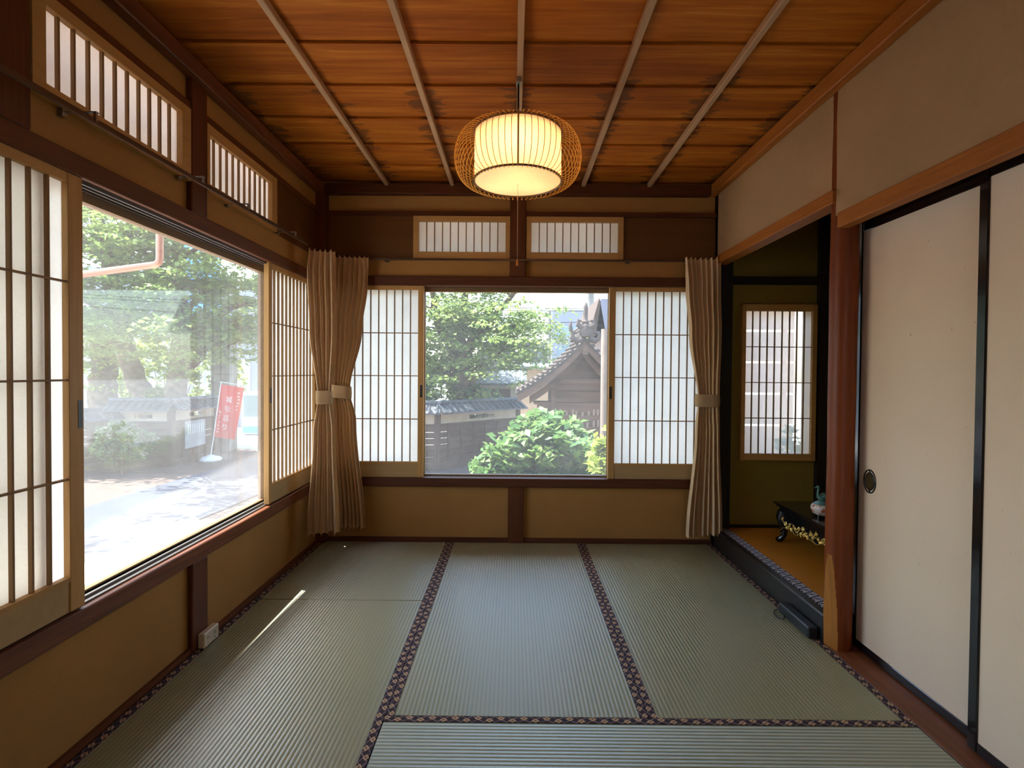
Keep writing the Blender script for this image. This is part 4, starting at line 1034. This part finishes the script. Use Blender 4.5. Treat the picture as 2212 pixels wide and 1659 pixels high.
# ---- small roofed shed with gable end
def shed():
    ax, ay, az = 2.414, 4.5, 1.66
    o = empty('roofed_shed', (2.42, 5.2, GZ), 'small weathered wooden shed with a curved tiled gable roof and ridge ornament', 'shed')
    hw, drop = 1.05, .86; y0, y1 = 4.42, 6.0
    def prof(s, off=0.0):   # s 0 apex ..1 eave
        return hw * s, -drop * (s ** .86 * 1.0 + .10 * math.sin(PI * s) * .6) + off
    NS = 14
    r = MB()
    for sg in (-1, 1):
        rows = []
        for i in range(NS + 1):
            x, z = prof(i / NS); rows.append([(ax + sg * x, y, az + z + .055) for y in (y0 - .04, y1)])
        low = [[(p[0], p[1], p[2] - .05) for p in row] for row in rows]
        r.grid(rows, False); r.grid(low, False); r.grid([[row[0] for row in rows], [row[0] for row in low]], False); r.grid([rows[-1], low[-1]], False)
        for i in range(1, NS + 1, 1):     # stepped tile ends along the verge
            x, z = prof((i - .4) / NS); r.tube([(ax + sg * x, y0 - .07, az + z + .075), (ax + sg * x, y1, az + z + .075)], .030, 8)
    r.build('tiled_roof', M['shedroof'], o)
    bb = MB()
    for sg in (-1, 1):       # barge boards, two layers
        for (o1, o2, yy, s0) in ((.01, -.10, y0 - .05, 0), (-.12, -.24, y0 + .12, .0)):
            top, bot = [], []
            for i in range(NS + 1):
                x, z = prof(i / NS * (.98 if o1 > 0 else .80)); top.append((ax + sg * x, yy, az + z + o1)); bot.append((ax + sg * x, yy, az + z + o2))
            bk = [[(p[0], p[1] + .04, p[2]) for p in row] for row in (top, bot)]
            bb.grid([top, bot], False); bb.grid(bk, False); bb.grid([bot, bk[1]], False); bb.grid([[top[-1], bot[-1]], [bk[0][-1], bk[1][-1]]], False)
    bb.box(ax - .045, ax + .045, y0 - .075, y0 - .02, az - .22, az - .06, b=.015)
    bb.build('barge_boards', M['shedwood'], o)
    wl = MB(); x0, x1 = ax - .46, ax + .62; yw = y0 + .30
    for i in range(9):
        z0 = GZ + .05 + i * .185; wl.box(x0, x1, yw + .006 * (i % 2), yw + .03, z0, z0 + .178)
    wl.prism([(x0, yw + .02, 1.0), (x1, yw + .02, 1.0), (ax + .45, yw + .02, 1.22), (ax, yw + .02, 1.55), (ax - .42, yw + .02, 1.22)], (0, .02, 0))
    wl.box(x0, x0 + .02, yw, 5.9, GZ, 1.2); wl.box(x1 - .02, x1, yw, 5.9, GZ, 1.2); wl.box(x0, x1, 5.88, 5.9, GZ, 1.2)
    wl.build('plank_wall', M['shedwood'], o)
    rr = random.Random(2)
    for i in range(22):      # little wooden plaques pinned in rows on the wall
        x = x0 + .1 + (i // 2) * .085 + rr.uniform(0, .03); z = .30 + (i % 2) * .185 + rr.uniform(-.01, .01)
        B(x, x + .035, yw - .008, yw - .001, z, z + rr.uniform(.06, .11)).build('plaque', M['plaque'], o)
    ps = MB()
    for x in (x0 - .03, x1 - .03): ps.box(x, x + .07, yw - .04, yw + .05, GZ, 1.10)
    ps.box(x0 - .05, x1 + .05, yw - .03, yw + .03, 1.0, 1.07)
    ps.build('post', M['shedwood'], o)
    sb = MB(); sb.box(x0 - .24, x0 - .03, yw, yw + .3, GZ, .66); sb.box(x0 - .30, x0 - .02, yw - .03, yw + .33, .66, .70); sb.build('side_box', M['shedwood'], o)
    rd = MB(); rd.box(ax - .07, ax + .07, y0 - .02, y1, az + .06, az + .16, b=.02); rd.box(ax - .05, ax + .05, y0 - .02, y1, az + .16, az + .22, b=.02); rd.tube([(ax, y0 - .03, az + .24), (ax, y1, az + .24)], .04, 8)
    rd.build('ridge', M['shedroof'], o)
    on = MB(); yy = y0 - .08
    on.lathe([(0, -.09), (.08, -.07), (.11, 0), (.08, .07), (0, .09)], (ax, yy, az + .13), 16, sy=.5)
    for sg in (-1, 1):
        on.tube([(ax + sg * .06, yy, az + .02), (ax + sg * .15, yy, az + .0), (ax + sg * .21, yy, az + .05), (ax + sg * .19, yy, az + .12), (ax + sg * .13, yy, az + .12)], [.05, .045, .04, .03, .02], 8)
        on.tube([(ax + sg * .05, yy, az + .2), (ax + sg * .12, yy, az + .24), (ax + sg * .11, yy, az + .31), (ax + sg * .06, yy, az + .29)], [.045, .04, .028, .015], 8)
    on.tube([(ax - .22, yy, az + .13), (ax - .235, yy, az + .22), (ax - .225, yy, az + .29)], [.03, .028, .012], 8)
    on.lathe([(0, 0), (.085, 0), (.075, .07), (.05, .09), (.055, .13), (.032, .16), (.034, .21), (.036, .27), (.034, .36), (.016, .42), (0, .43)], (ax, yy + .03, az + .16), 14)
    on.build('ridge_ornament', M['shedroof'], o)
M['shedroof'] = plain('shed_tiles', (.085, .066, .060), .7, .3, var=.35, nscale=10)
M['shedwood'] = wood('shed_wood', (.125, .078, .058), 'X', rough=.85, contrast=.3, fine=25)
M['plaque'] = plain('plaque_wood', (.24, .17, .13), .8)
shed()
o = MB().tube([(2.53, 3.3, GZ), (2.53, 3.3, 1.75)], .055, 16).build('wooden_pole', plain('pale_pole', (.26, .20, .165), .8)); tag(o, 'pale upright wooden pole in front of the roofed shed', 'pole')

# ---- buildings and poles behind
def bldg(name, boxes, mat, wins, winmat, label, roof=None):
    xs = [b[0] for b in boxes] + [b[1] for b in boxes]; ys = [b[2] for b in boxes]
    o = empty(name, (sum(xs) / len(xs), min(ys), GZ), label, 'building')
    m = MB()
    for b in boxes: m.box(*b)
    m.build('walls', mat, o)
    for (x0, x1, y, z0, z1) in wins:
        w = MB().box(x0, x1, y - .02, y + .05, z0, z1).build('window', winmat, o)
    if roof: roof.build('roof', M['slate'], o)
    return o
M['winblue'] = plain('far_window_glass', (.20, .28, .31), .2, .6, var=.1, nscale=2)
M['wingrey'] = plain('far_window_grey', (.45, .50, .55), .3, .5)
M['slate'] = plain('slate_blue_tiles', (.11, .135, .15), .5, .4, var=.2)
M['mauve'] = plain('mauve_wall', (.14, .12, .15), .8, .3)
M['peach'] = plain('peach_wall', (.42, .30, .20), .8, .3)
M['blue'] = plain('blue_sheet', (.10, .32, .70), .6, .4)
M['pink'] = plain('pinkish_tiles', (.33, .235, .21), .8, .3, var=.25, nscale=14)
bldg('office_building', [(2.75, 5.6, 16, 20, GZ, 3.5)], M['white'], [(2.95, 3.9, 16, 2.5, 2.9), (2.95, 3.9, 16, 1.75, 2.15), (2.95, 3.9, 16, .9, 1.4), (4.2, 5.2, 16, 2.5, 2.9)], M['winblue'], 'white office block with blue-green windows behind the shed')
r = MB().prism([(2.0, 11.8, 1.30), (4.8, 11.8, 1.30), (4.8, 13.2, 1.75), (2.0, 13.2, 1.75)], (0, 0, .06))
bldg('mauve_house', [(.2, 2.35, 12.2, 14, GZ, 2.05)], M['mauve'], [(2.05, 2.20, 12.2, 1.45, 1.95)], M['white'], 'dark mauve house behind the maple')
bldg('peach_shop', [(1.3, 3.3, 10.2, 11.6, GZ, 1.30)], M['peach'], [(2.6, 3.1, 10.2, .2, .9)], M['wingrey'], 'low peach-coloured shop beyond the maple', MB().prism([(1.2, 10.0, 1.30), (3.4, 10.0, 1.16), (3.4, 11.7, 1.34), (1.2, 11.7, 1.44)], (0, 0, .04)))
rf = MB(); rf.prism([(.30, 8.1, .86), (1.62, 8.1, .86), (1.62, 8.7, 1.18), (.30, 8.7, 1.18)], (0, 0, .05)); rf.box(.28, 1.64, 8.66, 8.80, 1.16, 1.26)
for i in range(12): rf.tube([(.36 + i * .11, 8.08, .90), (.36 + i * .11, 8.70, 1.22)], .022, 6)
bldg('garden_store', [(.45, 1.45, 8.3, 9.2, GZ, .86)], M['stucco'], [(.55, 1.25, 8.3, .52, .78)], M['plankv'], 'small store with a slate blue tiled roof behind the yard wall', rf)
# steep roofed house top right
rf = MB(); rf.prism([(3.30, 9.0, 2.05), (3.42, 9.0, 2.95), (6.5, 9.0, 2.95), (6.9, 9.0, 2.05)], (0, .5, 0)); 
rf2 = MB(); rf2.prism([(3.12, 9.0, 2.05), (3.38, 9.0, 2.98), (3.55, 9.0, 2.05)], (0, 3, 0))
hs = bldg('tiled_house', [(3.45, 6.4, 9.3, 12, GZ, 2.1)], M['pink'], [(3.9, 4.6, 9.3, .9, 1.6)], M['wingrey'], 'house with a mauve grey roof and pinkish wall behind the shed', None)
m_, t_ = nt('mauve_roof'); g_ = G(t_); g_.out(g_.pbr((.22, .21, .26), .6, .4)); rf.build('roof', m_, hs)
rf2.build('gable_end', M['plankv'], hs)
o = MB().tube([(3.74, 13, GZ), (3.74, 13, 5.8)], .12, 12).build('utility_pole', M['concrete']); tag(o, 'thick grey utility pole behind the shed ornament', 'pole')
o = MB().tube([(2.38, 12, GZ), (2.38, 12, 3.0)], .05, 10).build('street_pole', M['concrete']); tag(o, 'thin grey street pole between the maple and the shed', 'pole')
for i, (z0, z1) in enumerate(((3.05, 3.0), (3.12, 3.1), (2.62, 2.75))):
    pts = [(-8 + 20 * k / 20, 12.2 + i * .1, z0 + (z1 - z0) * k / 20 - .35 * math.sin(PI * k / 20) + .35) for k in range(21)]
    o = MB().tube(pts, .012, 5).build('power_line', M['black']); tag(o, ('lowest', 'middle', 'highest')[(1, 2, 0)[i]] + ' black overhead power line crossing behind the shed', 'power line', 'overhead power lines')
# left background
bldg('warehouse', [(-9.5, -5.95, 13, 18, GZ, 3.2)], M['white'], [(-8.9, -8.3, 13, .3, 1.4), (-7.9, -7.1, 13, .5, 1.5), (-6.8, -6.2, 13, 1.6, 2.3)], M['wingrey'], 'white building behind the two leaning trees')
bldg('tall_building', [(-18, -10.5, 16, 22, GZ, 5.0)], M['white'], [(-17, -15.5, 16, 1.5, 3), (-14.5, -12.8, 16, 1.5, 3)], M['wingrey'], 'white building far left behind the mossy trunk')
o = B(-9.3, -8.0, 12.6, 12.9, 2.5, 5.2).build('blue_sign', M['blue']); tag(o, 'bright blue signboard glimpsed through the leaning trees', 'sign')
B(-8.7, -8.6, 12.7, 12.8, GZ, 2.6).build('sign_post', M['metal'], o)
o = empty('vending_machine', (-5.98, 11, GZ), 'pale blue vending machine by the street right of the red banner', 'vending machine')
MB().box(-6.30, -5.70, 10.9, 11.5, GZ, .55, b=.03).build('cabinet', plain('vending_white', (.62, .70, .80), .4), o)
B(-6.22, -5.80, 10.88, 10.9, -.15, .45).build('display', M['winblue'], o); B(-6.25, -5.78, 10.87, 10.9, -.60, -.42).build('kick_panel', M['blue'], o)


# ------------------------------------------------------------------ light, camera, render
wd = bpy.data.worlds.new('sky'); scn.world = wd; wd.use_nodes = True; t = wd.node_tree; t.nodes.clear(); g = G(t)
sk = g.n('ShaderNodeTexSky', sky_type='NISHITA'); sk.sun_disc = False; sk.sun_elevation = math.radians(62); sk.sun_rotation = math.radians(-70)
sk.air_density = 1.2; sk.dust_density = 1.6; sk.ozone_density = 1.0
bgn = g.n('ShaderNodeBackground'); g.link(sk.outputs[0], bgn.inputs[0]); bgn.inputs[1].default_value = SKY
ow = g.n('ShaderNodeOutputWorld'); g.link(bgn.outputs[0], ow.inputs[0])
sun = bpy.data.lights.new('sun', 'SUN'); sun.energy = SUN; sun.angle = math.radians(.53); sun.color = (1, .95, .87)
so = bpy.data.objects.new('sun', sun); COL.objects.link(so); so.location = (-6, 2, 8)
so.rotation_euler = Vector((.2, -.045, -.46)).to_track_quat('-Z', 'Y').to_euler()

cam = bpy.data.cameras.new('camera'); co = bpy.data.objects.new('camera', cam); COL.objects.link(co); scn.camera = co
f_, yaw, pit, rol, cx_, D_, H_, py_ = 1120.29, .00381580, -.0173039542, .00787079, 1.32891871, 3.55947, 1.18556, 821.217
cam.sensor_fit = 'HORIZONTAL'; cam.sensor_width = 36; cam.lens = f_ / 2212 * 36; cam.shift_y = (py_ - 829.5) / 2212
cam.clip_start = .02; cam.clip_end = 300
mt = Matrix.Rotation(yaw, 4, 'Z') @ Matrix.Rotation(PI / 2 + pit, 4, 'X') @ Matrix.Rotation(rol, 4, 'Z')
co.matrix_world = Matrix.Translation((cx_, -D_, H_)) @ mt
scn.view_settings.view_transform = 'Standard'; scn.view_settings.look = 'None'; scn.view_settings.exposure = EXPO; scn.view_settings.gamma = 1
scn.view_settings.use_curve_mapping = False
cy = scn.cycles; cy.use_denoising = True; cy.use_adaptive_sampling = True; cy.adaptive_threshold = .015; cy.max_bounces = 9; cy.diffuse_bounces = 6; cy.glossy_bounces = 4; cy.transmission_bounces = 6; cy.transparent_max_bounces = 12
cy.sample_clamp_indirect = 6; cy.caustics_reflective = False; cy.caustics_refractive = False
